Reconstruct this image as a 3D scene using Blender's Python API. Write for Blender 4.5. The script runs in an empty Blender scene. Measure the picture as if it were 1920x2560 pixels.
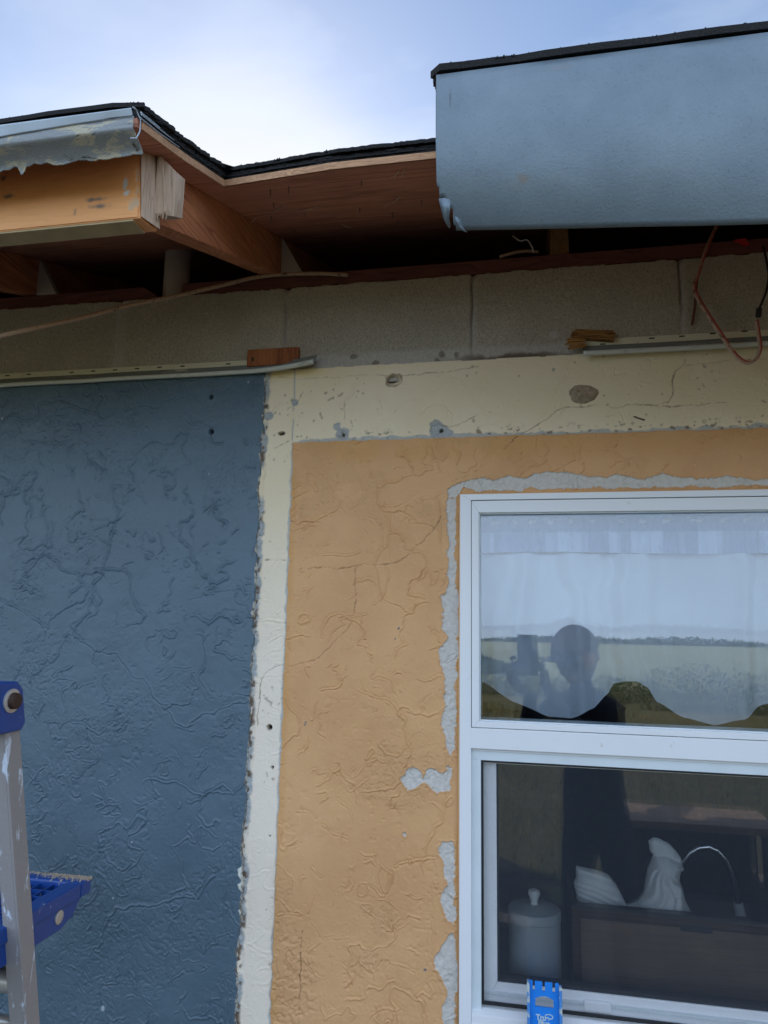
import bpy, bmesh, math, random
import numpy as np
from mathutils import Vector, Matrix
random.seed(7)
S = bpy.context.scene
COL = S.collection
GZ = -1.71                     # ground level; the eye is at z = 0

# ------------------------------------------------------------------ camera
D = 1.41
FPX, PITCH, YAW, ROLL = 1789.85, 0.1551327, 0.1949728, 0.0187246
_F = Vector((-math.sin(YAW)*math.cos(PITCH), math.cos(YAW)*math.cos(PITCH), math.sin(PITCH)))
_r0 = _F.cross(Vector((0, 0, 1))).normalized(); _u0 = _r0.cross(_F)
_R = _r0*math.cos(ROLL)+_u0*math.sin(ROLL); _U = _u0*math.cos(ROLL)-_r0*math.sin(ROLL)
cam = bpy.data.objects.new('camera', bpy.data.cameras.new('camera')); COL.objects.link(cam)
m = Matrix((_R, _U, -_F)).transposed().to_4x4(); m.translation = (0, -D, 0); cam.matrix_world = m
cam.data.sensor_fit = 'VERTICAL'; cam.data.sensor_height = 36; cam.data.lens = 36*FPX/2560
cam.data.clip_start = 0.01; cam.data.clip_end = 4000
S.camera = cam

# ------------------------------------------------------------------ light
SUN_EL, SUN_AZ = math.radians(31), math.radians(-24)       # sun stands behind the house, a little to the left
SKY_STRENGTH = 0.12; SUN_STRENGTH = 5.0; EXPOSURE = 0.48
CLOUD_THIN = (6.2, 6.6, 7.2, 1); FILL_LOW = (11.2, 14.1, 18.0, 1); FILL_HIGH = (8.4, 10.4, 14.2, 1); SKY_CAP = (4.6, 5.5, 6.7, 1)
w = bpy.data.worlds.new("World"); S.world = w; w.use_nodes = True
nt = w.node_tree; N = nt.nodes; L = nt.links; N.clear()
sky = N.new('ShaderNodeTexSky'); sky.sky_type = 'NISHITA'; sky.sun_disc = False
sky.sun_elevation = SUN_EL; sky.sun_rotation = SUN_AZ; sky.dust_density = .25; sky.air_density = 1.0; sky.ozone_density = 1.5
tc = N.new('ShaderNodeTexCoord')
mp = N.new('ShaderNodeMapping'); mp.inputs['Scale'].default_value = (1.0, 1.6, 2.6); mp.inputs['Rotation'].default_value = (0.3, 0.5, 0.6)
nz = N.new('ShaderNodeTexNoise'); nz.inputs['Scale'].default_value = 1.7; nz.inputs['Detail'].default_value = 7; nz.inputs['Roughness'].default_value = .55; nz.inputs['Distortion'].default_value = .5
rp = N.new('ShaderNodeValToRGB'); rp.color_ramp.elements[0].position = .46; rp.color_ramp.elements[1].position = .98
rp.color_ramp.elements[1].color = (.8, .8, .8, 1)
mx = N.new('ShaderNodeMixRGB'); mx.inputs[2].default_value = (6.6, 7.1, 8.0, 1)
bg = N.new('ShaderNodeBackground'); bg.inputs[1].default_value = SKY_STRENGTH
wo = N.new('ShaderNodeOutputWorld')
L.new(tc.outputs['Generated'], mp.inputs[0]); L.new(mp.outputs[0], nz.inputs['Vector']); L.new(nz.outputs['Fac'], rp.inputs[0])
# thin wisps over the house, an added bright sky fill behind the photographer to light the shaded wall
spz = N.new('ShaderNodeSeparateXYZ'); L.new(tc.outputs['Generated'], spz.inputs[0])
bk = N.new('ShaderNodeMapRange'); bk.inputs[1].default_value = .25; bk.inputs[2].default_value = -.35; L.new(spz.outputs[1], bk.inputs[0])
el = N.new('ShaderNodeMapRange'); el.inputs[1].default_value = .10; el.inputs[2].default_value = .62; L.new(spz.outputs[2], el.inputs[0])
cb = N.new('ShaderNodeMixRGB'); cb.inputs[1].default_value = FILL_LOW; cb.inputs[2].default_value = FILL_HIGH; L.new(el.outputs[0], cb.inputs[0])
cc = N.new('ShaderNodeMixRGB'); cc.inputs[1].default_value = CLOUD_THIN; L.new(cb.outputs[0], cc.inputs[2]); L.new(bk.outputs[0], cc.inputs[0])
bf = N.new('ShaderNodeMath'); bf.operation = 'MULTIPLY_ADD'; bf.inputs[1].default_value = .62; L.new(bk.outputs[0], bf.inputs[0]); L.new(rp.outputs[0], bf.inputs[2]); bf.use_clamp = True
dim = N.new('ShaderNodeMixRGB'); dim.blend_type = 'DARKEN'; dim.inputs[0].default_value = 1; dim.inputs[2].default_value = SKY_CAP; L.new(sky.outputs[0], dim.inputs[1])
L.new(cc.outputs[0], mx.inputs[2])
L.new(bf.outputs[0], mx.inputs[0]); L.new(dim.outputs[0], mx.inputs[1]); GE = math.radians(26); sv = (math.sin(SUN_AZ)*math.cos(GE), math.cos(SUN_AZ)*math.cos(GE), math.sin(GE))
dp = N.new('ShaderNodeVectorMath'); dp.operation = 'DOT_PRODUCT'; dp.inputs[1].default_value = sv; L.new(tc.outputs['Generated'], dp.inputs[0])
gl = N.new('ShaderNodeMapRange'); gl.interpolation_type = 'SMOOTHSTEP'; gl.inputs[1].default_value = .962; gl.inputs[2].default_value = 1.0; gl.inputs[4].default_value = .8; L.new(dp.outputs['Value'], gl.inputs[0])
gx = N.new('ShaderNodeMixRGB'); gx.inputs[2].default_value = (6.1, 5.85, 5.5, 1); L.new(gl.outputs[0], gx.inputs[0]); L.new(mx.outputs[0], gx.inputs[1])
L.new(gx.outputs[0], bg.inputs[0]); L.new(bg.outputs[0], wo.inputs[0])
sl = bpy.data.lights.new('sun', 'SUN'); sl.energy = SUN_STRENGTH; sl.angle = math.radians(.53); sl.color = (1, .93, .82)
so = bpy.data.objects.new('sun', sl); COL.objects.link(so)
sd = Vector((math.sin(SUN_AZ)*math.cos(SUN_EL), math.cos(SUN_AZ)*math.cos(SUN_EL), math.sin(SUN_EL)))
so.rotation_euler = (-sd).to_track_quat('-Z', 'Y').to_euler(); so.location = (0, 0, 20)
S.view_settings.view_transform = 'Standard'; S.view_settings.look = 'None'; S.view_settings.gamma = 1
S.view_settings.exposure = EXPOSURE
S.render.engine = 'CYCLES'
S.cycles.max_bounces = 10; S.cycles.transparent_max_bounces = 16

# ------------------------------------------------------------------ helpers
def P(px, Y=0.0):
    """the point of the vertical plane y=Y seen at source pixel px"""
    d = _F*FPX+_R*(px[0]-960)-_U*(px[1]-1280)
    t = (Y+D)/d.y
    return Vector((d.x*t, Y, d.z*t))
def PX(px, X):
    d = _F*FPX+_R*(px[0]-960)-_U*(px[1]-1280)
    t = X/d.x
    return Vector((X, d.y*t-D, d.z*t))

def tag(o, label=None, cat=None, group=None, kind=None):
    if label: o['label'] = label
    if cat: o['category'] = cat
    if group: o['group'] = group
    if kind: o['kind'] = kind
    return o
def empty(name, loc, label=None, cat=None, group=None, parent=None):
    o = bpy.data.objects.new(name, None); COL.objects.link(o); o.location = loc; o.empty_display_size = .1
    o['_loc'] = list(loc)
    return tag(o, label, cat, group)
def link(name, me, mat, parent=None, label=None):
    o = bpy.data.objects.new(name, me); COL.objects.link(o)
    if mat is not None: me.materials.append(mat)
    if parent is not None:
        o.parent = parent
        l = parent.get('_loc')
        o.matrix_parent_inverse = Matrix.Translation(l).inverted() if l else Matrix()
    if label: o['label'] = label
    return o

class MB:
    def __init__(s): s.v = []; s.f = []
    def add(s, vs, fs):
        n = len(s.v); s.v += [tuple(v) for v in vs]; s.f += [tuple(i+n for i in f) for f in fs]; return s
    def box(s, x0, x1, y0, y1, z0, z1):
        return s.add([(x0,y0,z0),(x1,y0,z0),(x1,y1,z0),(x0,y1,z0),(x0,y0,z1),(x1,y0,z1),(x1,y1,z1),(x0,y1,z1)],
                     [(0,3,2,1),(4,5,6,7),(0,1,5,4),(1,2,6,5),(2,3,7,6),(3,0,4,7)])
    def hexa(s, p):    # 8 points ordered like box
        return s.add(p, [(0,3,2,1),(4,5,6,7),(0,1,5,4),(1,2,6,5),(2,3,7,6),(3,0,4,7)])
    def prism(s, a, b):   # two matching loops
        n = len(a)
        return s.add(list(a)+list(b), [tuple(range(n))[::-1], tuple(range(n, 2*n))]+[(i,(i+1)%n,n+(i+1)%n,n+i) for i in range(n)])
    def tube(s, pts, r, n=10, cap=True, sx=1.0):
        pts = [Vector(p) for p in pts]; rs = r if isinstance(r, (list, tuple)) else [r]*len(pts)
        base = len(s.v); up = Vector((0.13, .2, 1)).normalized(); prev = None
        for i, p in enumerate(pts):
            t = (pts[min(i+1, len(pts)-1)]-pts[max(i-1, 0)]).normalized()
            a = prev if prev is not None else up
            a = (a-t*a.dot(t))
            if a.length < 1e-4: a = Vector((1, 0, 0))-t*t.x
            a.normalize(); prev = a; b = t.cross(a)
            for k in range(n):
                th = 2*math.pi*k/n
                s.v.append(tuple(p+(a*math.cos(th)*sx+b*math.sin(th))*rs[i]))
        for i in range(len(pts)-1):
            for k in range(n):
                s.f.append((base+i*n+k, base+i*n+(k+1)%n, base+(i+1)*n+(k+1)%n, base+(i+1)*n+k))
        if cap:
            s.f.append(tuple(base+k for k in range(n))[::-1]); s.f.append(tuple(base+(len(pts)-1)*n+k for k in range(n)))
        return s
    def lathe(s, c, prof, n=40):
        base = len(s.v)
        for (r, z) in prof:
            for k in range(n):
                th = 2*math.pi*k/n; s.v.append((c[0]+r*math.cos(th), c[1]+r*math.sin(th), c[2]+z))
        for i in range(len(prof)-1):
            for k in range(n):
                s.f.append((base+i*n+k, base+i*n+(k+1)%n, base+(i+1)*n+(k+1)%n, base+(i+1)*n+k))
        s.f.append(tuple(base+k for k in range(n))[::-1]); s.f.append(tuple(base+(len(prof)-1)*n+k for k in range(n)))
        return s
    def surf(s, rows):
        n = len(rows[0]); base = len(s.v)
        for r in rows: s.v += [tuple(p) for p in r]
        for i in range(len(rows)-1):
            for j in range(n-1):
                s.f.append((base+i*n+j, base+i*n+j+1, base+(i+1)*n+j+1, base+(i+1)*n+j))
        return s
    def build(s, name, mat, parent=None, label=None, smooth=False, bevel=0, solid=0, seg=2):
        me = bpy.data.meshes.new(name); me.from_pydata(s.v, [], s.f); me.update()
        bm = bmesh.new(); bm.from_mesh(me)
        if not solid: bmesh.ops.recalc_face_normals(bm, faces=bm.faces)
        if bevel: bmesh.ops.bevel(bm, geom=[e for e in bm.edges if len(e.link_faces) == 2 and e.calc_face_angle(0) > .5], offset=bevel, segments=seg, affect='EDGES', profile=.6)
        bm.to_mesh(me); bm.free()
        if smooth:
            me.polygons.foreach_set('use_smooth', [True]*len(me.polygons)); me.update()
            if smooth != 2: me.set_sharp_from_angle(angle=math.radians(38))
        o = link(name, me, mat, parent, label)
        if solid:
            md = o.modifiers.new('solid', 'SOLIDIFY'); md.thickness = solid; md.offset = 0
        return o

# ------- vectorised noise
_rng = np.random.RandomState(11)
_TAB = _rng.rand(256, 256).astype(np.float32)
def vn(x, z, sc, seed=0):
    x = x*sc+seed*17.31+1000; z = z*sc+seed*9.77+1000
    xi = np.floor(x).astype(int); zi = np.floor(z).astype(int); fx = x-xi; fz = z-zi
    fx = fx*fx*fx*(fx*(fx*6-15)+10); fz = fz*fz*fz*(fz*(fz*6-15)+10)
    a = _TAB[xi & 255, zi & 255]; b = _TAB[(xi+1) & 255, zi & 255]; c = _TAB[xi & 255, (zi+1) & 255]; d = _TAB[(xi+1) & 255, (zi+1) & 255]
    return ((a*(1-fx)+b*fx)*(1-fz)+(c*(1-fx)+d*fx)*fz)*2-1
def fbm(x, z, sc, o=4, seed=0, g=.5):
    s = 0; a = 1; t = 0
    for i in range(o):
        c, sn = math.cos(i*.9+seed), math.sin(i*.9+seed)
        s = s+a*vn(x*c-z*sn, x*sn+z*c, sc, seed+i*3); t += a; a *= g; sc *= 2.03
    return s/t*1.6
def sst(a, b, x):
    t = np.clip((x-a)/(b-a), 0, 1); return t*t*(3-2*t)
def dline(X, Z, pts, closed=False):
    """unsigned distance to a polyline of (x, z)"""
    d = np.full(X.shape, 9.0, np.float32)
    q = list(pts)+([pts[0]] if closed else [])
    for (ax, az), (bx, bz) in zip(q[:-1], q[1:]):
        ux, uz = bx-ax, bz-az; l2 = ux*ux+uz*uz+1e-12
        # only near cells
        mk = (X > min(ax, bx)-.05) & (X < max(ax, bx)+.05) & (Z > min(az, bz)-.05) & (Z < max(az, bz)+.05)
        if not mk.any(): continue
        x = X[mk]; z = Z[mk]
        t = np.clip(((x-ax)*ux+(z-az)*uz)/l2, 0, 1)
        d[mk] = np.minimum(d[mk], np.hypot(x-ax-t*ux, z-az-t*uz))
    return d
def inside(X, Z, pts):
    r = np.zeros(X.shape, bool); n = len(pts); j = n-1
    for i in range(n):
        (xi, zi), (xj, zj) = pts[i], pts[j]
        c = ((zi > Z) != (zj > Z)) & (X < (xj-xi)*(Z-zi)/(zj-zi+1e-12)+xi)
        r ^= c; j = i
    return r
_WC = {}
def wline(X, Z, pts, n=2):
    """distance to a softened polyline, in gently warped space so that it wanders"""
    k = (X.shape, float(X[0, 0]), float(X[-1, 0]), float(Z[0, -1]))
    if k not in _WC:
        _WC.clear(); _WC[k] = (X+.0022*fbm(X, Z, 48, 3, 91)+.0009*vn(X, Z, 210, 92), Z+.0022*fbm(X, Z, 48, 3, 93)+.0009*vn(X, Z, 210, 94))
    XX, ZZ = _WC[k]; q = list(pts)
    for _ in range(n):
        o = [q[0]]
        for a, b in zip(q[:-1], q[1:]): o += [(a[0]*.75+b[0]*.25, a[1]*.75+b[1]*.25), (a[0]*.25+b[0]*.75, a[1]*.25+b[1]*.75)]
        q = o+[q[-1]]
    return dline(XX, ZZ, q)
def sdf(X, Z, pts):
    d = dline(X, Z, pts, True); return np.where(inside(X, Z, pts), -d, d)

# ------------------------------------------------------------------ materials
def newmat(name):
    m = bpy.data.materials.new(name); m.use_nodes = True
    nt = m.node_tree; b = nt.nodes['Principled BSDF']
    return m, nt, b
def nn(nt, t, **k):
    n = nt.nodes.new(t)
    for a, v in k.items():
        if a in n.inputs: n.inputs[a].default_value = v
        else: setattr(n, a, v)
    return n
def noise(nt, sc, det=4, rough=.55, dist=0, scale=(1,1,1), rot=(0,0,0), out='Fac'):
    tc = nn(nt, 'ShaderNodeTexCoord'); mp = nn(nt, 'ShaderNodeMapping'); mp.inputs['Scale'].default_value = scale; mp.inputs['Rotation'].default_value = rot
    n = nn(nt, 'ShaderNodeTexNoise'); n.inputs['Scale'].default_value = sc; n.inputs['Detail'].default_value = det
    n.inputs['Roughness'].default_value = rough; n.inputs['Distortion'].default_value = dist
    nt.links.new(tc.outputs['Object'], mp.inputs[0]); nt.links.new(mp.outputs[0], n.inputs['Vector'])
    return n.outputs[out]
def ramp(nt, src, *stops, interp='LINEAR'):
    r = nn(nt, 'ShaderNodeValToRGB'); e = r.color_ramp.elements; r.color_ramp.interpolation = interp
    while len(e) < len(stops): e.new(.5)
    for i, (p, c) in enumerate(stops):
        e[i].position = p; e[i].color = (c, c, c, 1) if not isinstance(c, (tuple, list)) else (*c[:3], 1)
    nt.links.new(src, r.inputs[0]); return r.outputs[0]
def mix(nt, fac, a, b, mode='MIX'):
    m = nn(nt, 'ShaderNodeMixRGB'); m.blend_type = mode
    for i, v in ((0, fac), (1, a), (2, b)):
        if isinstance(v, (int, float)): m.inputs[i].default_value = v if i == 0 else (v, v, v, 1)
        elif isinstance(v, (tuple, list)): m.inputs[i].default_value = (*v[:3], 1)
        else: nt.links.new(v, m.inputs[i])
    return m.outputs[0]
def bump(nt, b, src, dist=.001, strength=1.0, prev=None):
    n = nn(nt, 'ShaderNodeBump'); n.inputs['Strength'].default_value = strength; n.inputs['Distance'].default_value = dist
    nt.links.new(src, n.inputs['Height'])
    if prev is not None: nt.links.new(prev, n.inputs['Normal'])
    nt.links.new(n.outputs[0], b.inputs['Normal']); return n.outputs[0]
def attr(nt, name, scale=1.0, off=0.0):
    a = nn(nt, 'ShaderNodeAttribute'); a.attribute_name = name
    m = nn(nt, 'ShaderNodeMath', operation='MULTIPLY_ADD'); m.inputs[1].default_value = scale; m.inputs[2].default_value = off
    nt.links.new(a.outputs['Fac'], m.inputs[0]); return m.outputs[0]
def simple(name, col, rough=.5, metal=0, var=.12, vs=30, bmp=0, bs=400, spec=.5, coat=0):
    m, nt, b = newmat(name)
    n = noise(nt, vs, 5)
    lo = tuple(c*(1-var) for c in col); hi = tuple(min(1, c*(1+var)) for c in col)
    nt.links.new(ramp(nt, n, (.3, lo), (.7, hi)), b.inputs['Base Color'])
    b.inputs['Roughness'].default_value = rough; b.inputs['Metallic'].default_value = metal
    b.inputs['Specular IOR Level'].default_value = spec; b.inputs['Coat Weight'].default_value = coat
    if bmp: bump(nt, b, noise(nt, bs, 4), bmp)
    return m
def dirty(name, col, dirt, amt=.55, sc=25, rough=.5, fine=300, metal=0, scale=(1,1,1), bmp=.0003):
    """paint or plastic with blotches of another colour of its own shape"""
    m, nt, b = newmat(name)
    f = ramp(nt, noise(nt, sc, 8, .65, .3, scale), (amt, 0), (amt+.05, 1))
    f2 = noise(nt, fine, 4)
    c = mix(nt, ramp(nt, f2, (.3, 0), (.7, .25 if fine > 20 else .08)), col, tuple(x*.7 for x in col))
    nt.links.new(mix(nt, f, c, dirt), b.inputs['Base Color'])
    b.inputs['Roughness'].default_value = rough; b.inputs['Metallic'].default_value = metal
    bump(nt, b, mix(nt, .5, f, f2), bmp)
    return m
def wood(name, base, dark, axis='x', sc=22, rough=.75, knots=0, bmp=.0006, ring=1.0):
    m, nt, b = newmat(name)
    st = {'x': (.06, 1, 1), 'y': (1, .06, 1), 'z': (1, 1, .06)}[axis]
    g = noise(nt, sc*ring, 3, .5, 1.2, st)
    # growth-ring bands: fold the noise
    mm = nn(nt, 'ShaderNodeMath', operation='MULTIPLY'); mm.inputs[1].default_value = 9; nt.links.new(g, mm.inputs[0])
    fr = nn(nt, 'ShaderNodeMath', operation='FRACT'); nt.links.new(mm.outputs[0], fr.inputs[0])
    band = ramp(nt, fr.outputs[0], (0, 0), (.7, .35), (.88, 1), (1, 0))
    fine = noise(nt, 260, 5, .6, 0, tuple(x if x < 1 else 1 for x in st))
    blot = noise(nt, 9, 5, .6, .2)
    c = mix(nt, band, base, dark)
    c = mix(nt, ramp(nt, fine, (.35, 0), (.75, .55)), c, tuple(x*.55 for x in base))
    c = mix(nt, ramp(nt, blot, (.4, 0), (.75, .5)), c, tuple(x*.6 for x in dark))
    nt.links.new(c, b.inputs['Base Color']); b.inputs['Roughness'].default_value = rough
    b.inputs['Specular IOR Level'].default_value = .3
    bump(nt, b, mix(nt, .5, fine, band), bmp)
    return m

M = {}
M['vinyl'] = None
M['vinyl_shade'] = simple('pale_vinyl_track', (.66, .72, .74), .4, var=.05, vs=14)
M['gasket'] = simple('black_rubber', (.012, .012, .014), .55)
M['caulk'] = simple('mortar_grey', (.42, .40, .37), .95, var=.15, vs=60, bmp=.0012, bs=260)
M['deck'] = wood('plywood', (.62, .27, .17), (.34, .135, .085), 'x', 14, bmp=.0008)
M['deckedge'] = wood('plywood_edge', (.66, .38, .21), (.34, .17, .09), 'x', 60, ring=1.5)
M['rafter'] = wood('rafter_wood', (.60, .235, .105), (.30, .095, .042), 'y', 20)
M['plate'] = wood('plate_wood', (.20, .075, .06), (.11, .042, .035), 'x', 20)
M['endgrain'] = wood('end_grain', (.64, .47, .34), (.50, .34, .235), 'z', 50, bmp=.0012, ring=.5)
M['shim'] = wood('splintered_wood', (.55, .27, .075), (.07, .03, .012), 'x', 75, bmp=.002)
M['scrap'] = wood('scrap_wood', (.42, .15, .055), (.20, .06, .025), 'z', 28)
M['stud'] = wood('stud_wood', (.42, .25, .12), (.24, .12, .05), 'z', 50)
M['tray'] = wood('dark_tray_wood', (.27, .175, .115), (.24, .155, .10), 'x', 12, rough=.5)
M['pipe'] = dirty('grey_pipe', (.50, .45, .40), (.38, .31, .25), .6, 8, .6)
M['cable'] = dirty('tan_cable', (.46, .31, .20), (.18, .11, .07), .58, 90, .6)
M['redcable'] = dirty('red_cable', (.42, .07, .045), (.5, .38, .28), .56, 40, .55)
M['paleredcable'] = dirty('pale_cable', (.48, .33, .25), (.20, .12, .08), .56, 60, .55)
M['blackwire'] = simple('black_wire', (.015, .015, .015), .5)
M['whitewire'] = simple('white_wire', (.55, .5, .45), .5)
M['redtape'] = simple('red_scrap', (.5, .025, .02), .6)
M['jch'] = dirty('grey_green_channel', (.20, .215, .195), (.52, .50, .40), .62, 40, .4, scale=(.2, 1, 1))
M['jcream'] = dirty('cream_channel', (.66, .63, .47), (.35, .3, .2), .64, 60, .5)
M['jwhite'] = dirty('pale_channel', (.60, .62, .56), (.4, .42, .38), .6, 50, .45, scale=(.2, 1, 1))
M['slot'] = simple('slot_shadow_hole', (.03, .03, .02), .9)
M['tan'] = simple('paint_bare', (.42, .33, .18), .8)
M['alu'] = None
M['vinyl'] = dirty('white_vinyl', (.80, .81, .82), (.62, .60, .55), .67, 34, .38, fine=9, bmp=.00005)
# --- galvanised fascia sheet
def spot(nt, c, sc, lo=.6, hi=1.2, ns=120, na=.6):
    tc = nn(nt, 'ShaderNodeTexCoord'); mp = nn(nt, 'ShaderNodeMapping'); mp.vector_type = 'POINT'
    mp.inputs['Scale'].default_value = tuple(1/s for s in sc); mp.inputs['Location'].default_value = tuple(-a/s for a, s in zip(c, sc))
    nt.links.new(tc.outputs['Object'], mp.inputs[0]); ln = nn(nt, 'ShaderNodeVectorMath', operation='LENGTH'); nt.links.new(mp.outputs[0], ln.inputs[0])
    ad = nn(nt, 'ShaderNodeMath', operation='MULTIPLY_ADD'); ad.inputs[1].default_value = na; nt.links.new(noise(nt, ns, 4, .6), ad.inputs[0]); nt.links.new(ln.outputs['Value'], ad.inputs[2])
    return ramp(nt, ad.outputs[0], (min(1, lo*.5), 1), (min(1, hi*.5+na*.5), 0))
def sheetmat():
    m, nt, b = newmat('galvanised_sheet')
    f = noise(nt, 330, 5, .7); g = noise(nt, 14, 6, .6, .3); st = noise(nt, 9, 8, .7, .6)
    c = ramp(nt, g, (.3, (.145, .190, .225)), (.7, (.190, .240, .275)))
    c = mix(nt, ramp(nt, f, (.59, 0), (.70, .4)), c, (.07, .08, .09))
    c = mix(nt, ramp(nt, st, (.66, 0), (.78, .5)), c, (.25, .21, .15))
    v1 = P((1308, 428), -.666); c = mix(nt, mix(nt, .85, 0.0, spot(nt, v1, (.020, .05, .011))), c, (.22, .15, .08))
    v1 = P((1290, 445), -.666); c = mix(nt, mix(nt, .25, 0.0, spot(nt, v1, (.05, .05, .016))), c, (.25, .19, .12))
    v1 = P((1126, 250), -.666); c = mix(nt, mix(nt, .6, 0.0, spot(nt, v1, (.0032, .05, .026))), c, (.06, .065, .06))
    v1 = P((1400, 170), -.666); c = mix(nt, mix(nt, .25, 0.0, spot(nt, v1, (.035, .05, .012))), c, (.2, .17, .13))
    nt.links.new(c, b.inputs['Base Color']); b.inputs['Metallic'].default_value = .35
    nt.links.new(ramp(nt, f, (.3, .42), (.7, .54)), b.inputs['Roughness'])
    bump(nt, b, mix(nt, .35, f, g), .0007); return m
M['sheet'] = sheetmat()
def oldflash():
    m, nt, b = newmat('weathered_flashing')
    a = noise(nt, 38, 8, .7, .6, (.5, 1, 1.6)); f = noise(nt, 500, 4)
    c = mix(nt, ramp(nt, a, (.52, 0), (.56, 1)), (.30, .32, .33), (.50, .46, .35))
    a2 = noise(nt, 55, 8, .7, .9, (.4, 1, 1.8))
    c = mix(nt, ramp(nt, a2, (.60, 0), (.63, 1)), c, (.10, .085, .07))
    c = mix(nt, ramp(nt, f, (.4, 0), (.7, .3)), c, (.15, .15, .15))
    nt.links.new(c, b.inputs['Base Color']); b.inputs['Roughness'].default_value = .95; b.inputs['Specular IOR Level'].default_value = .2
    bump(nt, b, mix(nt, .5, a, f), .0010); return m
M['oldflash'] = oldflash()
M['tab'] = simple('bent_metal', (.20, .27, .34), .55, .2, .1, 60)
M['flashblue'] = simple('pale_blue_metal', (.44, .51, .58), .5, .2, .08, 20, .0004, 60)
def shinglemat():
    m, nt, b = newmat('asphalt_shingle')
    f = noise(nt, 500, 3, .7)
    nt.links.new(ramp(nt, f, (.35, (.006, .006, .007)), (.62, (.018, .017, .018)), (.75, (.07, .065, .06))), b.inputs['Base Color'])
    b.inputs['Roughness'].default_value = .95; bump(nt, b, f, .003); return m
M['shingle'] = shinglemat()
def blockmat():
    m, nt, b = newmat('concrete_block')
    f = noise(nt, 300, 5, .8, 0, (1, 1, .6)); g = noise(nt, 7, 6, .6, .4); sp = noise(nt, 420, 1)
    c = ramp(nt, f, (.34, (.30, .275, .22)), (.5, (.52, .475, .38)), (.72, (.68, .63, .52)))
    c = mix(nt, ramp(nt, g, (.35, 0), (.7, .45)), c, (.36, .32, .25))
    # smeared mortar near the foot of the course and over the joint at the left
    a = attr(nt, 'smear'); c = mix(nt, a, c, mix(nt, ramp(nt, f, (.3, 0), (.7, 1)), (.46, .43, .39), (.68, .65, .60)))
    c = mix(nt, ramp(nt, sp, (.68, 0), (.71, .7)), c, (.7, .66, .56))
    c = mix(nt, attr(nt, 'mud'), c, (.12, .075, .045))
    nt.links.new(c, b.inputs['Base Color']); b.inputs['Roughness'].default_value = .95; b.inputs['Specular IOR Level'].default_value = .2
    bump(nt, b, f, .0035); return m
M['block'] = blockmat()

def stucco_blue():
    m, nt, b = newmat('blue_stucco_paint')
    g = noise(nt, 5, 5, .6, .3); f = noise(nt, 700, 3, .6)
    c = ramp(nt, g, (.3, (.070, .116, .155)), (.7, (.094, .150, .194)))
    c = mix(nt, attr(nt, 'spot'), c, (.42, .46, .50))
    c = mix(nt, attr(nt, 'hole'), c, (.01, .01, .012))
    c = mix(nt, attr(nt, 'spill'), c, (.70, .70, .62))
    c = mix(nt, attr(nt, 'rawedge'), c, mix(nt, ramp(nt, noise(nt, 90, 6, .7), (.45, 0), (.52, 1)), (.58, .55, .46), (.14, .12, .10)))
    nt.links.new(c, b.inputs['Base Color'])
    nt.links.new(ramp(nt, g, (.3, .40), (.7, .50)), b.inputs['Roughness'])
    bump(nt, b, f, .00035); return m
M['blue'] = stucco_blue()
def stucco_cream():
    m, nt, b = newmat('cream_stucco_paint')
    g = noise(nt, 6, 5, .6, .3); f = noise(nt, 600, 4, .7); y = noise(nt, 12, 5, .6, .2)
    c = ramp(nt, g, (.3, (.82, .68, .46)), (.7, (.86, .745, .54)))
    c = mix(nt, attr(nt, 'pale'), c, (.85, .75, .63))
    c = mix(nt, attr(nt, 'yellow'), c, (.78, .60, .26))
    c = mix(nt, ramp(nt, noise(nt, 120, 6, .75, .5), (.69, 0), (.73, .5)), c, (.40, .33, .24))
    c = mix(nt, attr(nt, 'grey'), c, mix(nt, ramp(nt, f, (.4, 0), (.6, 1)), (.30, .32, .33), (.50, .52, .50)))
    c = mix(nt, attr(nt, 'speck'), c, (.17, .12, .08))
    c = mix(nt, attr(nt, 'crack', .7), c, (.20, .145, .09))
    c = mix(nt, attr(nt, 'hole'), c, (.012, .01, .008))
    nt.links.new(c, b.inputs['Base Color']); b.inputs['Roughness'].default_value = .7; b.inputs['Specular IOR Level'].default_value = .3
    bump(nt, b, f, .0005); return m
M['cream'] = stucco_cream()
def stucco_orange():
    m, nt, b = newmat('orange_stucco_paint')
    g = noise(nt, 4.5, 6, .65, .4); f = noise(nt, 600, 4, .7)
    c = ramp(nt, g, (.32, (.615, .332, .148)), (.68, (.715, .408, .192)))
    c = mix(nt, attr(nt, 'fresh'), c, (.62, .32, .095))
    c = mix(nt, attr(nt, 'dirtyrough'), c, (.40, .26, .12))
    gf = mix(nt, ramp(nt, noise(nt, 150, 6, .75), (.35, 0), (.70, 1)), (.52, .49, .44), (.66, .62, .565))
    pn = nn(nt, 'ShaderNodeMath', operation='MULTIPLY_ADD'); pn.inputs[1].default_value = 1.1; nt.links.new(noise(nt, 330, 4, .7), pn.inputs[0]); nt.links.new(attr(nt, 'patch', 1.0, -.55), pn.inputs[2])
    c = mix(nt, ramp(nt, pn.outputs[0], (.42, 0), (.60, 1)), c, gf)
    c = mix(nt, ramp(nt, noise(nt, 330, 1, .5), (.755, 0), (.765, .6)), c, (.75, .66, .5))
    c = mix(nt, attr(nt, 'crack', .75), c, (.16, .075, .032))
    c = mix(nt, attr(nt, 'hole'), c, (.15, .15, .15))
    nt.links.new(c, b.inputs['Base Color']); b.inputs['Roughness'].default_value = .62; b.inputs['Specular IOR Level'].default_value = .35
    bump(nt, b, f, .0005); return m
M['orange'] = stucco_orange()
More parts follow.
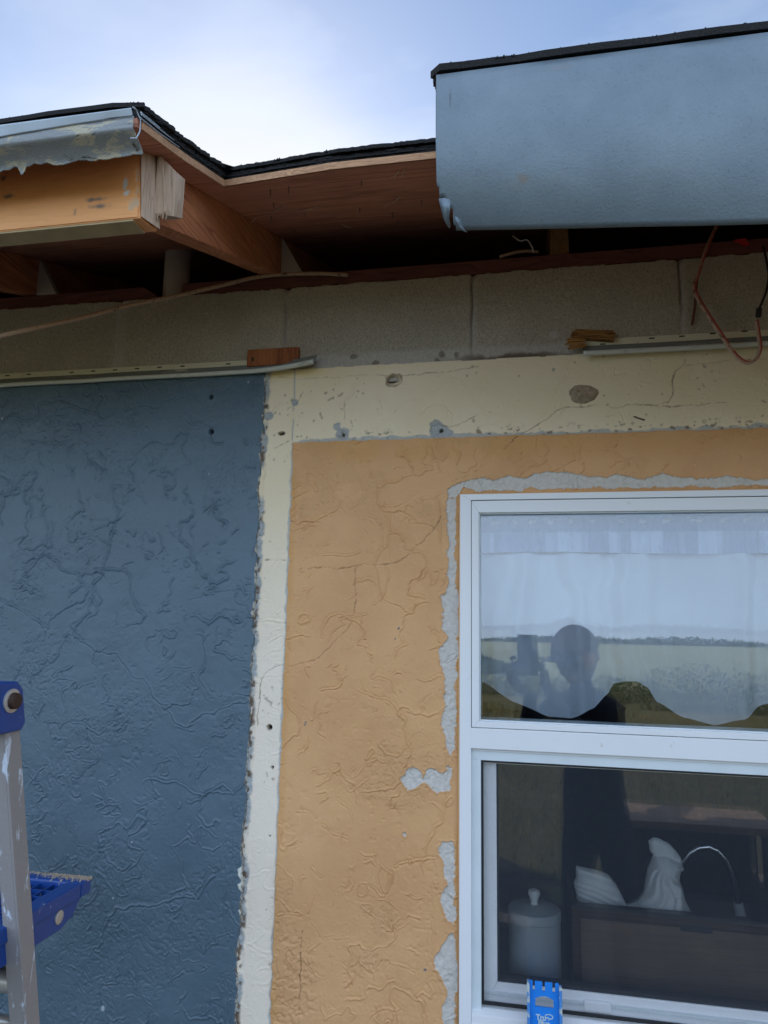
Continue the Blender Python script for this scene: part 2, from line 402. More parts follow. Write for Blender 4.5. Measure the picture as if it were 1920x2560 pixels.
def glassmat(ior, tint):
    m = bpy.data.materials.new('window_glass'); m.use_nodes = True; nt = m.node_tree; nt.nodes.clear()
    o = nn(nt, 'ShaderNodeOutputMaterial'); t = nn(nt, 'ShaderNodeBsdfTransparent'); g = nn(nt, 'ShaderNodeBsdfGlossy')
    t.inputs[0].default_value = (*tint, 1); g.inputs['Roughness'].default_value = 0; g.inputs[0].default_value = (1, 1, 1, 1)
    f = nn(nt, 'ShaderNodeFresnel'); f.inputs[0].default_value = ior
    x = nn(nt, 'ShaderNodeMixShader'); nt.links.new(f.outputs[0], x.inputs[0]); nt.links.new(t.outputs[0], x.inputs[1]); nt.links.new(g.outputs[0], x.inputs[2])
    nt.links.new(x.outputs[0], o.inputs[0]); return m
M['glass'] = glassmat(2.12, (.92, .96, 1.0))
M['glass_low'] = glassmat(1.95, (.97, .98, .98))
M['glass2'] = glassmat(1.55, (.92, .96, 1.0))
M['glass2_low'] = glassmat(1.5, (.97, .98, .98))
def screenmat():
    m = bpy.data.materials.new('insect_screen'); m.use_nodes = True; nt = m.node_tree; nt.nodes.clear()
    o = nn(nt, 'ShaderNodeOutputMaterial'); t = nn(nt, 'ShaderNodeBsdfTransparent'); d = nn(nt, 'ShaderNodeBsdfDiffuse'); d.inputs[0].default_value = (.10, .12, .15, 1)
    tc = nn(nt, 'ShaderNodeTexCoord'); sp = nn(nt, 'ShaderNodeSeparateXYZ'); nt.links.new(tc.outputs['Object'], sp.inputs[0])
    outs = []
    for k in (0, 2):
        a = nn(nt, 'ShaderNodeMath', operation='MULTIPLY'); a.inputs[1].default_value = 1/.0015; nt.links.new(sp.outputs[k], a.inputs[0])
        b = nn(nt, 'ShaderNodeMath', operation='FRACT'); nt.links.new(a.outputs[0], b.inputs[0])
        c = nn(nt, 'ShaderNodeMath', operation='LESS_THAN'); c.inputs[1].default_value = .115; nt.links.new(b.outputs[0], c.inputs[0]); outs.append(c.outputs[0])
    mxx = nn(nt, 'ShaderNodeMath', operation='MAXIMUM'); nt.links.new(outs[0], mxx.inputs[0]); nt.links.new(outs[1], mxx.inputs[1])
    x = nn(nt, 'ShaderNodeMixShader'); nt.links.new(mxx.outputs[0], x.inputs[0]); nt.links.new(t.outputs[0], x.inputs[1]); nt.links.new(d.outputs[0], x.inputs[2]); nt.links.new(x.outputs[0], o.inputs[0])
    return m
M['screen'] = screenmat()
def clothmat(name, col, trans=.5):
    m = bpy.data.materials.new(name); m.use_nodes = True; nt = m.node_tree; nt.nodes.clear()
    o = nn(nt, 'ShaderNodeOutputMaterial'); d = nn(nt, 'ShaderNodeBsdfDiffuse'); t = nn(nt, 'ShaderNodeBsdfTranslucent')
    n = noise(nt, 900, 2); c = ramp(nt, n, (.3, tuple(x*.9 for x in col)), (.7, col))
    nt.links.new(c, d.inputs[0]); nt.links.new(c, t.inputs[0])
    x = nn(nt, 'ShaderNodeMixShader'); x.inputs[0].default_value = trans*.6; nt.links.new(d.outputs[0], x.inputs[1]); nt.links.new(t.outputs[0], x.inputs[2]); nt.links.new(x.outputs[0], o.inputs[0])
    return m
M['curtain'] = clothmat('white_cotton', (.90, .93, .95), .2)
def headermat():
    m = bpy.data.materials.new('checked_header_cloth'); m.use_nodes = True; nt = m.node_tree; nt.nodes.clear()
    o = nn(nt, 'ShaderNodeOutputMaterial'); d = nn(nt, 'ShaderNodeBsdfDiffuse')
    s1 = ramp(nt, noise(nt, 16, 1, .5, 0, (1, .01, .02)), (.47, 0), (.50, 1)); s2 = ramp(nt, noise(nt, 30, 1, .5, 0, (1, .01, .02)), (.50, 0), (.53, 1))
    tc = nn(nt, 'ShaderNodeTexCoord'); sp = nn(nt, 'ShaderNodeSeparateXYZ'); nt.links.new(tc.outputs['Object'], sp.inputs[0])
    g = nn(nt, 'ShaderNodeMapRange'); g.inputs[1].default_value = .190; g.inputs[2].default_value = .194; nt.links.new(sp.outputs[2], g.inputs[0])
    c = mix(nt, s1, (.26, .34, .50), (.58, .66, .80)); c = mix(nt, mix(nt, .5, 0.0, s2), c, (.30, .38, .52)); c = mix(nt, mix(nt, .75, 0.0, g.outputs[0]), c, (.14, .21, .42))
    nt.links.new(c, d.inputs[0]); nt.links.new(d.outputs[0], o.inputs[0]); return m
M['header'] = headermat()
M['ceramic'] = simple('white_ceramic', (.93, .95, .97), .45, var=.04, vs=60)
M['canister'] = simple('grey_enamel', (.55, .60, .65), .4, var=.05, vs=20)
M['steel'] = simple('brushed_steel', (.6, .6, .62), .25, 1.0, .05)
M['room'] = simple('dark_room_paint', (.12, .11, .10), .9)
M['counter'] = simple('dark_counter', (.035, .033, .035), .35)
M['ladderblue'] = dirty('blue_plastic', (.008, .055, .26), (.40, .42, .44), .605, 48, .38, scale=(1, 1, .5))
M['laddergrey'] = dirty('bare_fibreglass_rail', (.30, .28, .275), (.60, .66, .76), .585, 26, .6, scale=(2.2, 2.2, .55), fine=260, bmp=.0006)
M['gritty'] = dirty('gritty_tread', (.014, .015, .022), (.20, .17, .13), .60, 180, .9, bmp=.002)
M['railmetal'] = simple('brushed_aluminium', (.52, .50, .47), .42, .6, .08, 30)
M['bolt'] = dirty('rusty_bolt', (.055, .03, .02), (.16, .09, .05), .55, 120, .6, metal=.3)
M['toolblue'] = simple('bright_blue_plastic', (.010, .22, .74), .4, var=.05, vs=40, bmp=.0001)
M['toolpale'] = dirty('worn_blue_edge', (.06, .25, .62), (.50, .55, .52), .5, 60, .5)
M['print'] = simple('pale_print', (.55, .68, .72), .5)
M['nest'] = simple('dry_mud', (.36, .285, .205), .95, var=.3, vs=120, bmp=.002, bs=300)
M['nail'] = simple('nail_steel', (.30, .28, .27), .45, .8)
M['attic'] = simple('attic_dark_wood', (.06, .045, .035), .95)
M['soil'] = None

# ------------------------------------------------------------------ the house
house = empty('house', (0, 0, GZ), 'stucco house in blue, cream and orange with an opened eave and white window', 'house')

def panel(name, xs, zs, fn, mat, parent, label=None):
    xs = np.asarray(xs, np.float64); zs = np.asarray(zs, np.float64)
    X, Z = np.meshgrid(xs, zs, indexing='ij')
    Y, keep, at = fn(X, Z)
    nx, nz = X.shape
    idx = np.arange(nx*nz).reshape(nx, nz)
    kf = keep[:-1, :-1] & keep[1:, :-1] & keep[1:, 1:] & keep[:-1, 1:]
    q = np.stack([idx[:-1, :-1][kf], idx[1:, :-1][kf], idx[1:, 1:][kf], idx[:-1, 1:][kf]], 1)
    used = np.unique(q); mp = np.full(nx*nz, -1); mp[used] = np.arange(len(used)); q = mp[q]
    co = np.stack([X.ravel()[used], Y.ravel()[used], Z.ravel()[used]], 1).astype(np.float32)
    me = bpy.data.meshes.new(name)
    me.vertices.add(len(co)); me.vertices.foreach_set('co', co.ravel())
    me.loops.add(len(q)*4); me.loops.foreach_set('vertex_index', q.astype(np.int32).ravel())
    me.polygons.add(len(q)); me.polygons.foreach_set('loop_start', np.arange(0, len(q)*4, 4, dtype=np.int32))
    try: me.polygons.foreach_set('loop_total', np.full(len(q), 4, dtype=np.int32))
    except Exception: pass
    me.update(calc_edges=True); me.validate()
    me.polygons.foreach_set('use_smooth', [True]*len(q))
    for k, v in at.items():
        a = me.attributes.new(k, 'FLOAT', 'POINT'); a.data.foreach_set('value', np.clip(v, 0, 1).astype(np.float32).ravel()[used])
    return link(name, me, mat, parent, label)

def grad_dist(f, X, Z):
    gx = np.gradient(f, X[:, 0], axis=0); gz = np.gradient(f, Z[0], axis=1)
    return f/(np.hypot(gx, gz)+4.0)
def tex(X, Z, seed, amp=1.0, lines=1.0, clump=1.0, thin=0.0):
    wx = X+.016*fbm(X, Z, 13, 3, seed+1)+.003*vn(X, Z, 90, seed+4)+.0012*vn(X, Z, 230, seed+6); wz = Z+.016*fbm(X, Z, 13, 3, seed+2)+.003*vn(X, Z, 90, seed+8)+.0012*vn(X, Z, 230, seed+9)
    h = .0016*fbm(X, Z, 5, 3, seed+30)+.0005*fbm(X, Z, 28, 3, seed+31)
    for k, sc in enumerate((5, 8, 13, 21)):
        f = fbm(wx, wz, sc, 3, seed+10*k+3)+.06
        d = grad_dist(f, X, Z)
        mk = sst(.05+thin, .32+thin, vn(X, Z, sc*1.25, seed+5+k)+.25*vn(X, Z, sc*4, seed+55+k))
        wd = .0009+.0006*sst(-.5, .6, vn(X, Z, 30, seed+k))
        h = h+1.2*amp*lines*mk*(.0010*np.exp(-(d/wd)**2)-.0007*np.exp(-((d-1.9*wd)/wd)**2)+.0003*np.tanh(d/.0015)*np.exp(-np.abs(d)/.008))
    mk = sst(.20, .50, fbm(X, Z, 8, 4, seed+60)+.3*vn(X, Z, 40, seed+61))
    r = np.abs(fbm(wx, wz, 95, 3, seed+62)); r2 = vn(wx, wz, 210, seed+64)
    h = h+amp*clump*mk*(.0010*(sst(.0, .22, r)-.5)+.00025*r2)
    h = h+.00026*fbm(X, Z, 260, 2, seed+80)*(.4+.6*sst(-.3, .4, vn(X, Z, 9, seed+81)))
    h = h-.0005*amp*sst(.62, .75, vn(X, Z, 130, seed+70))*sst(0, .4, vn(X, Z, 11, seed+71))
    return h, mk

def xz(pts, Y=-.015):
    o = []
    for p in pts:
        v = P(p, Y); o.append((v.x, v.z))
    return o
def crop(ox, oy, s, pts): return [(ox+a*s, oy+b*s) for a, b in pts]
C6 = lambda p: crop(560, 820, .3858, p)
C3 = lambda p: crop(560, 1400, .3858, p)
C4 = lambda p: crop(560, 1960, .3858, p)
CB = lambda p: crop(1260, 540, .3978, p)
def bx(Z): return -.5385+.0030*vn(Z*0+3.3, Z, 26, 5)+.0016*vn(Z*0+1.3, Z, 130, 6)
def cx(Z): return -.4745+.0012*vn(Z*0+7.3, Z, 60, 7)
def cz(X): return .3735+.0016*vn(X, X*0+2.2, 45, 8)
WX0, WX1, WZ0, WZ1 = -.1222, .792, -.705, .2545      # window frame outside

def jag(X, Z, a=.0016, seed=90): return a*fbm(X, Z, 70, 4, seed)

def blob(X, Z, c, r, e=1.0, n=.25, seed=3):
    d = np.hypot((X-c[0])/e, Z-c[1]); return d-r*(1+n*fbm(X, Z, 60, 2, seed))

# blue wall
def f_blue(X, Z):
    h, mk = tex(X, Z, 1, 1.75, 1.0, .75, .02+.12*sst(.2, .45, Z))
    edge = bx(Z)-X
    Y = -.0200-h
    Y = np.where(edge < .0022, -.006-.014*sst(-.0005, .0022, edge)-h*.6, Y)
    hole = np.zeros(X.shape); lip = np.zeros(X.shape)
    for c, r in (((528, 993), .0052), ((528, 1080), .0056)):
        v = P(c, -.02); d = blob(X, Z, (v.x, v.z), r, n=.12)
        hole = np.maximum(hole, sst(.0006, -.0006, d)); lip = np.maximum(lip, np.exp(-((d-.0015)/.0015)**2))
    Y = Y+.030*hole-.0012*lip
    # cracks and long trowel sweeps that can be made out
    ln = [crop(0, 1640, .4158, q) for q in ([(410,600),(450,632),(520,632),(640,640)], [(725,620),(800,660),(830,700),(860,750),(880,815),(930,830),(930,870),(850,900),(820,915)],
          [(430,1740),(450,1800),(490,1890),(530,1955)], [(345,180),(380,270),(400,340),(430,410),(490,400),(540,450),(600,475),(630,440)], [(150,60),(165,120),(180,165)], [(320,1050),(325,930),(370,880)])]
    ln += [[(110,1290),(125,1340),(95,1400),(60,1440)], [(0,1500),(60,1530),(120,1570)], [(470,1500),(560,1470),(640,1480)], [(200,1060),(170,1110),(60,1105),(0,1075)]]
    for q in ln:
        d = wline(X, Z, xz(q, -.02)); d = d+.0008*vn(X, Z, 120, 4)
        br = .3+.7*sst(-.5, .1, vn(X, Z, 24, 62)); Y = Y-br*.0013*np.exp(-(d/.0014)**2)+br*.0013*np.exp(-((d-.0028)/.0013)**2)
    sp = np.zeros(X.shape)
    for c, r in (((256, 2522), .0045), ((5, 1045), .002), ((620, 955), .002), ((523, 1185), .0015), ((283, 2245), .0012), ((330, 2105), .0012)):
        v = P(c, -.02); sp = np.maximum(sp, sst(.001, -.0005, blob(X, Z, (v.x, v.z), r)))
    raw = sst(.0035, .0010, edge+.0025*vn(X, Z, 60, 12))
    sl = np.full(X.shape, 1.0)      # cream paint that ran over onto the blue
    for q in (C4([(175,440),(145,480),(125,520),(90,550),(95,590),(125,630),(90,650),(95,680),(130,710),(170,740)]), C4([(165,800),(95,820),(100,842),(165,870)]), C4([(160,935),(105,960),(95,990),(110,1040),(85,1080),(95,1110),(150,1150)]),
              C4([(130,1480),(75,1500),(82,1532),(130,1545)]), C3([(240,600),(212,600),(220,640),(240,650)]), C6([(245,1230),(225,1250),(240,1300),(255,1300)]), C4([(112,870),(106,880),(108,905),(114,905)])):
        sl = np.minimum(sl, sdf(X, Z, xz(q, -.02)))
    sl = sl+.0012*fbm(X, Z, 110, 3, 47); spill = sst(.0005, -.0005, sl); Y = Y-.0007*spill
    return Y, (X < bx(Z)+.0006), dict(spot=sp, hole=hole, rawedge=raw, spill=spill)
XB = np.concatenate([np.linspace(-3.2, -1.30, 24), np.arange(-1.285, -.52, .00145)])
ZB = np.concatenate([np.linspace(GZ-.02, -.90, 12), np.arange(-.88, .5285, .00145)])
panel('stucco_wall', XB, ZB, f_blue, M['blue'], house, 'slate blue painted stucco wall with two drilled holes')

# cream trim: an upright strip and a level band
def f_cream(X, Z):
    h, mk = tex(X, Z, 2, .9, .9, .6)
    Y = -.0115-h*.8
    left = X-bx(Z)
    at = {}
    g = sst(.0085, .004, left+.004*fbm(X, Z, 55, 4, 21))*sst(-.3, .2, vn(X, Z, 14, 22)+.35)
    Y = Y-.0035*sst(.010, .003, left+.003*vn(X, Z, 50, 23))*1.0+.0018*g*fbm(X, Z, 120, 3, 24)
    # grey seam where the plaster foam trim used to end
    sz = Z-cz(X); inb = (X > -.475)
    seam = np.where(inb, sst(.0065, .002, sz+.004*fbm(X, Z, 45, 3, 25)), 0)
    sv = np.abs(X+.4755+.001*vn(X, Z, 40, 3)); seam = np.maximum(seam, np.where(Z > .37, sst(.0022, .0008, sv)*sst(-.6, 0, vn(X, Z, 30, 26)), 0))
    seam2 = np.where(Z < .372, sst(.0040, .001, cx(Z)-X+.002*fbm(X, Z, 60, 3, 27)), 0)
    Y = Y-.0022*seam*(Z < .38)+.001*seam2
    g = np.maximum(g, np.maximum(seam*.85, seam2*.75))
    sp = np.where(inb, sst(.022, .002, np.abs(sz-.006)), 0)*.8*sst(.72, 1.0, fbm(X, Z*1.5, 105, 3, 28)+.5*vn(X, Z, 40, 29))
    sp = np.maximum(sp, sst(.009, .002, left)*sst(.30, .6, fbm(X, Z, 70, 3, 30)))
    sp = np.maximum(sp, .5*sst(1.22, 1.42, fbm(X, Z, 110, 2, 31)+.45*vn(X, Z, 18, 32)))
    Y = Y+.0012*sp
    crack = np.zeros(X.shape)
    for q, wd in ((CB([(0,1475),(60,1410),(130,1360),(210,1320),(300,1250),(350,1210),(450,1198),(560,1195),(640,1185),(700,1205),(760,1185),(860,1183),(960,1200),(1050,1150),(1065,1100),(1060,990),(1140,930),(1140,850)]), .0011),
                  (CB([(1120,937),(1250,925),(1400,910),(1659,890)]), .0010), (C6([(350,318),(500,330),(680,322),(950,303),(1100,312),(1400,290),(1650,250)]), .0012), (C6([(270,1503),(400,1503)]), .0011),
                  (C3([(400,680),(340,683),(290,710),(245,760),(235,880),(225,960),(210,1070)]), .0011), (C6([(1659,560),(1500,640),(1400,640)]), .0007),
                  (C6([(320,780),(420,730)]), .0008), (C6([(785,470),(775,590)]), .0016), (C6([(515,410),(480,470),(410,530)]), .0010), (CB([(960,1200),(1180,1185),(1400,1165)]), .0009)):
        d = wline(X, Z, xz(q, -.0115))+.0005*vn(X, Z, 150, 35)
        crack = np.maximum(crack, sst(wd, wd*.2, d+.0006*vn(X, Z, 45, 37))*(.7+.4*vn(X, Z, 35, 36))); Y = Y+.0015*np.exp(-(d/wd)**2)
    for q in (C6([(1270,555),(1330,500),(1400,490),(1470,540),(1465,610)]), C6([(970,450),(1020,480),(1015,560)]), C6([(900,340),(840,370),(840,440),(800,460)]), C6([(300,560),(340,500),(360,490)]), CB([(640,1260),(720,1230),(750,1300)]), CB([(690,950),(685,1010),(760,990)]), C3([(235,400),(300,390),(390,400)]), C3([(290,530),(330,510),(370,490)])):
        d = wline(X, Z, xz(q, -.0115))+.0006*vn(X, Z, 120, 4)
        Y = Y-.0011*np.exp(-(d/.0015)**2)+.0010*np.exp(-((d-.003)/.0014)**2)
    hole = np.zeros(X.shape)
    def H(c, r, dep, e=1.0, grey=0.0, gr=0, mudr=0):
        nonlocal hole, Y, g, sp
        v = P(c, -.0115); d = blob(X, Z, (v.x, v.z), r, e, .2)
        hh = sst(.0006, -.0008, d); hole = np.maximum(hole, hh); Y = Y+dep*hh
        if gr:
            d2 = blob(X, Z, (v.x, v.z+.001), gr, 1.1, .5, 7); g = np.maximum(g, grey*sst(.0012, -.0006, d2)); Y = Y+.002*sst(.001, -.001, d2)
        if mudr:
            d2 = blob(X, Z, (v.x+.001, v.z-.003), mudr, 1.35, .3, 8); sp = np.maximum(sp, .62*sst(.001, -.0006, d2)*(.7+.4*vn(X, Z, 150, 9))); Y = Y+.006*sst(.001, -.004, d2)
    H((980, 948), .0062, .02, 1.9, mudr=.0150)
    H((704, 1083), .0042, .02, 1.7)
    H((857, 1086), .0028, .03, 1.0, 1.0, .0115); H((841, 1069), .0002, .001, 1, 1.0, .007)
    H((1103, 1076), .0036, .03, 1.0, 1.0, .0165); H((1096, 1066), .0002, .001, 1, 1.0, .012)
    H((673, 1819), .0052, .02); H((681, 1919), .0026, .01); H((1384, 924), .0001, .0, 1, 1, .006)
    H((674, 2090), .0016, .006); H((674, 1043), .0002, 0, 1, 1, .008); H((738, 1010), .0001, 0, .5, 1, .006)
    at.update(grey=g, speck=sp, crack=crack, hole=hole, pale=sst(.33, -.15, Z)*.8,
              yellow=sst(.020, .002, np.abs(Z-.526))*sst(-.36, -.46, X)*(.55+.3*vn(X, Z, 25, 33)))
    keep = (X > bx(Z)-.012) & ((X < cx(Z)+.004) | (Z > cz(X)-.004)) & (Z < .5345+.001*vn(X, X*0, 60, 34))
    return Y, keep, at
XC = np.arange(-.556, -.4685, .0013); ZC = np.concatenate([np.linspace(GZ-.02, -.90, 12), np.arange(-.88, .5375, .0014)])
XC2 = np.concatenate([np.arange(-.556, .55, .0015), np.linspace(.56, 3.2, 28)])
# one mesh: columns reach across band; the mask keeps only the L shape
panel('trim_band', XC2, np.concatenate([np.linspace(GZ-.02, -.90, 12), np.arange(-.88, .5375, .0015)]), f_cream, M['cream'], house, 'cream painted stucco band and corner strip with cracks and screw holes')

# orange wall
def f_orange(X, Z):
    h, mk = tex(X, Z, 3, 1.7, 1.0, .8, .12+.2*sst(-.1, .3, Z))
    Y = -.0145-h
    e = np.minimum(X-cx(Z), cz(X)-Z)
    Y = np.where(e < .002, -.0085-.006*sst(-.0008, .002, e)-h*.5, Y)
    # grey unpainted mortar where the window trim was pulled off
    L_ = [(1245,1117,1140),(1322,1115,1142),(1400,1121,1139),(1466,1119,1139),(1493,1098,1146),(1574,1108,1144),(1593,1119,1142),(1624,1100,1146),(1655,1103,1146),(1693,1115,1139),(1747,1112,1142),(1813,1100,1140),(1840,1112,1139),(1867,1108,1137),(1898,1127,1135),(1906,1131,1133)]
    L2 = [(2100,1106,1137),(2126,1094,1139),(2153,1102,1142),(2211,1115,1136),(2230,1100,1139),(2260,1100,1139),(2300,1119,1139),(2312,1128,1134)]
    L3 = [(2328,1126,1131),(2352,1115,1139),(2384,1092,1142),(2423,1080,1144),(2458,1108,1142),(2480,1119,1137),(2519,1106,1135),(2590,1104,1136)]
    polys = [[(a, y) for y, a, b in q]+[(b, y) for y, a, b in q[::-1]] for q in (L_, L2, L3)]
    polys.append(C3([(1145,1420),(1200,1345),(1250,1350),(1290,1410),(1330,1350),(1420,1390),(1450,1330),(1485,1340),(1490,1400),(1460,1490),(1380,1515),(1300,1450),(1190,1500)]))
    top = [(35,85),(130,40),(220,22),(270,48),(330,10),(420,25),(540,-2),(700,5),(850,30),(900,8),(1010,34),(1150,2),(1300,36),(1450,16),(1550,38),(1659,26),(1800,12),(2100,22),(2400,-14),(2800,-30),(3000,-24),(3000,10),(2800,20),(2400,34),(2100,44),(1800,52),(1659,62),(1500,72),(1300,76),(1000,84),(700,76),(400,92),(330,84),(200,98),(120,86),(80,130),(40,130)]
    polys.append(crop(1100, 1180, .4943, top))
    polys.append(C4([(1150,320),(1170,300),(1190,325),(1175,360),(1155,350)]))
    d = np.full(X.shape, 1.0)
    for q in polys: d = np.minimum(d, sdf(X, Z, xz(q, -.0145)))
    d = d+.0042*fbm(X, Z, 48, 4, 41)+.0022*np.abs(vn(X*1.7, Z*.7, 130, 46))+.0012*vn(X, Z, 260, 42)
    patch = sst(.0026, -.0026, d); psh = patch; patch = sst(.0006, -.0006, d)
    Y = Y+.0022*patch+.0011*patch*fbm(X, Z, 95, 4, 43)-.0016*np.exp(-((d-.0012)/.0012)**2)
    crack = np.zeros(X.shape)
    for q, wd in ((C6([(1410,1220),(1395,1270),(1300,1370),(1220,1440),(1150,1500),(1060,1535),(940,1530),(850,1545)])+C3([(700,55),(620,45),(540,57)]), .0012),
                  (C3([(870,42),(840,80),(855,200),(845,350),(835,400),(760,490),(690,555),(600,640),(520,665),(400,695)]), .0010),
                  (C4([(505,950),(490,1200),(483,1590)]), .0011), (CB([(0,1475),(60,1410),(90,1390)]), .0009)):
        dd = wline(X, Z, xz(q, -.0145))+.0006*vn(X, Z, 140, 35)
        crack = np.maximum(crack, sst(wd, wd*.2, dd+.0006*vn(X, Z, 45, 37))*(.75+.35*vn(X, Z, 35, 36))); Y = Y+.0012*np.exp(-(dd/wd)**2)
    R1 = [C6(q) for q in ([(740,790),(800,870),(870,930),(885,1000),(910,1080),(890,1130),(810,1170)], [(440,1095),(500,1080),(548,1055),(530,1020),(480,1020),(440,1045)],
        [(495,1200),(500,1300),(520,1305),(550,1265),(640,1210),(740,1170),(745,1120),(700,1090),(712,1045),(650,1040)], [(930,1215),(990,1240),(1025,1300),(1025,1370),(1010,1440)],
        [(1390,1120),(1405,1220),(1410,1330),(1395,1520)], [(950,930),(940,975),(1030,960)], [(1150,760),(1190,830),(1210,960),(1270,1010)], [(990,1155),(1110,1160),(1150,1130),(1240,1075)], [(460,830),(520,860),(545,950),(540,1010)],
        [(1080,1190),(1070,1300),(1080,1500)], [(1190,1300),(1190,1370),(1250,1400)], [(1480,740),(1490,790),(1540,800),(1510,880)], [(1180,870),(1230,860),(1320,890),(1280,915),(1210,900)], [(540,1260),(620,1300),(670,1375)], [(600,1480),(700,1460),(800,1480),(870,1460)])]
    R1 += [C3(q) for q in ([(650,500),(630,510),(640,430),(670,370),(720,345),(780,346),(850,352),(915,350)], [(915,360),(930,450),(935,560),(970,670)], [(1050,60),(1075,110),(1045,180),(1030,240),(970,290)], [(745,760),(860,840),(1000,910),(1050,890),(1140,980),(1130,1010)],
        [(680,1350),(790,1420),(870,1390),(930,1310),(980,1300)], [(790,1420),(800,1500),(850,1495),(920,1420)], [(1190,245),(1250,265),(1310,200),(1290,150)], [(500,200),(530,180),(550,210),(560,320)], [(1320,320),(1300,380),(1360,410),(1390,470)], [(630,840),(750,830),(760,780)], [(430,850),(520,945),(580,1000)],
        [(880,720),(900,830),(960,890)], [(1070,780),(1110,730),(1170,735),(1190,820)], [(1110,640),(1110,590),(1180,550)], [(1090,1040),(1080,1130),(1155,1145)], [(1200,1200),(1260,1120),(1340,1175)], [(1165,420),(1190,310),(1170,250)], [(420,410),(470,440),(500,550)], [(570,370),(565,450)], [(1140,460),(1200,460),(1240,540)])]
    R1 += [C4(q) for q in ([(340,850),(460,840),(540,870),(620,950),(630,1010),(800,990)], [(740,100),(800,150),(820,200),(820,260)], [(1080,580),(1075,680),(1030,750),(970,680),(940,670)], [(470,180),(540,180),(600,215)], [(540,830),(580,730)], [(760,1170),(860,1260)], [(780,1060),(850,1130),(960,1215),(990,1210),(1050,1150)], [(1050,1160),(1150,1170),(1230,1215)], [(900,850),(940,840),(980,875),(1030,880),(1080,975),(1190,900)],
        [(1100,540),(1200,500),(1370,480)], [(360,410),(440,420),(500,390)], [(930,1520),(1000,1460),(1100,1445),(1230,1460)], [(570,550),(630,610)], [(690,1130),(690,1240),(640,1260),(580,1240),(545,1110)], [(640,270),(700,320),(800,350)], [(1350,1100),(1360,950),(1350,870)])]
    for i, q in enumerate(R1):
        dd = wline(X, Z, xz(q, -.0145))+.0010*vn(X, Z, 90, 50+i % 7)
        am = .55+.5*((i*37) % 10)/10
        br = .35+.65*sst(-.5, .1, vn(X, Z, 26, 60+i % 9)); Y = Y-br*am*.0015*np.exp(-(dd/.0012)**2)+br*am*.0016*np.exp(-((dd-.0024)/.0012)**2)
    v = P((926, 1374), -.0145); r = np.hypot(X-v.x, Z-v.z)
    Y = Y-.0012*np.exp(-((r-.0065)/.0012)**2)-.001*np.exp(-((r-.0025)/.001)**2)
    # the crumbly zone at the lower left
    rough = sst(.03, -.01, np.hypot((X+.438)*1.2, (Z+.68)*.55)-.05)
    Y = Y-.0022*rough*(sst(.05, .5, np.abs(fbm(X, Z, 65, 3, 77)))-.4)
    hole = np.zeros(X.shape)
    for c, rr in (((997, 1571), .0026), ((764, 1806), .0016), ((988, 1597), .0014), ((762, 1812), .0014), ((1063, 2424), .003)):
        v = P(c, -.0145); hole = np.maximum(hole, sst(.0008, -.0004, blob(X, Z, (v.x, v.z), rr)))
    # window edge: paint built up against the frame, a little ragged
    eo = np.maximum(np.maximum(WX0-X, X-WX1), np.maximum(Z-WZ1, WZ0-Z))+.0012*fbm(X, Z, 60, 3, 44)
    Y = np.where(eo < .0016, Y+.010*sst(.0016, -.0004, eo), Y)
    fresh = np.maximum(np.maximum(sst(.018, .006, X-cx(Z)), sst(.060, .03, cz(X)-Z)), sst(.012, .005, eo))*.55*(.6+.5*vn(X, Z, 22, 45))
    keep = (X > cx(Z)-.0008) & (Z < cz(X)+.0008) & (eo > -.0003)
    return Y, keep, dict(patch=psh, crack=crack, hole=hole, fresh=fresh, dirtyrough=np.maximum(mk*.10, rough*.08))
XO = np.concatenate([np.arange(-.4775, .52, .0014), np.arange(.522, .78, .004), np.arange(.784, .800, .0012), np.arange(.802, 1.1, .004), np.linspace(1.12, 3.2, 26)]); ZO = np.concatenate([np.linspace(GZ-.02, -.90, 12), np.arange(-.88, .3765, .0014)])
panel('stucco_wall', XO, ZO, f_orange, M['orange'], house, 'orange tan stucco wall with grey mortar scars round the window')

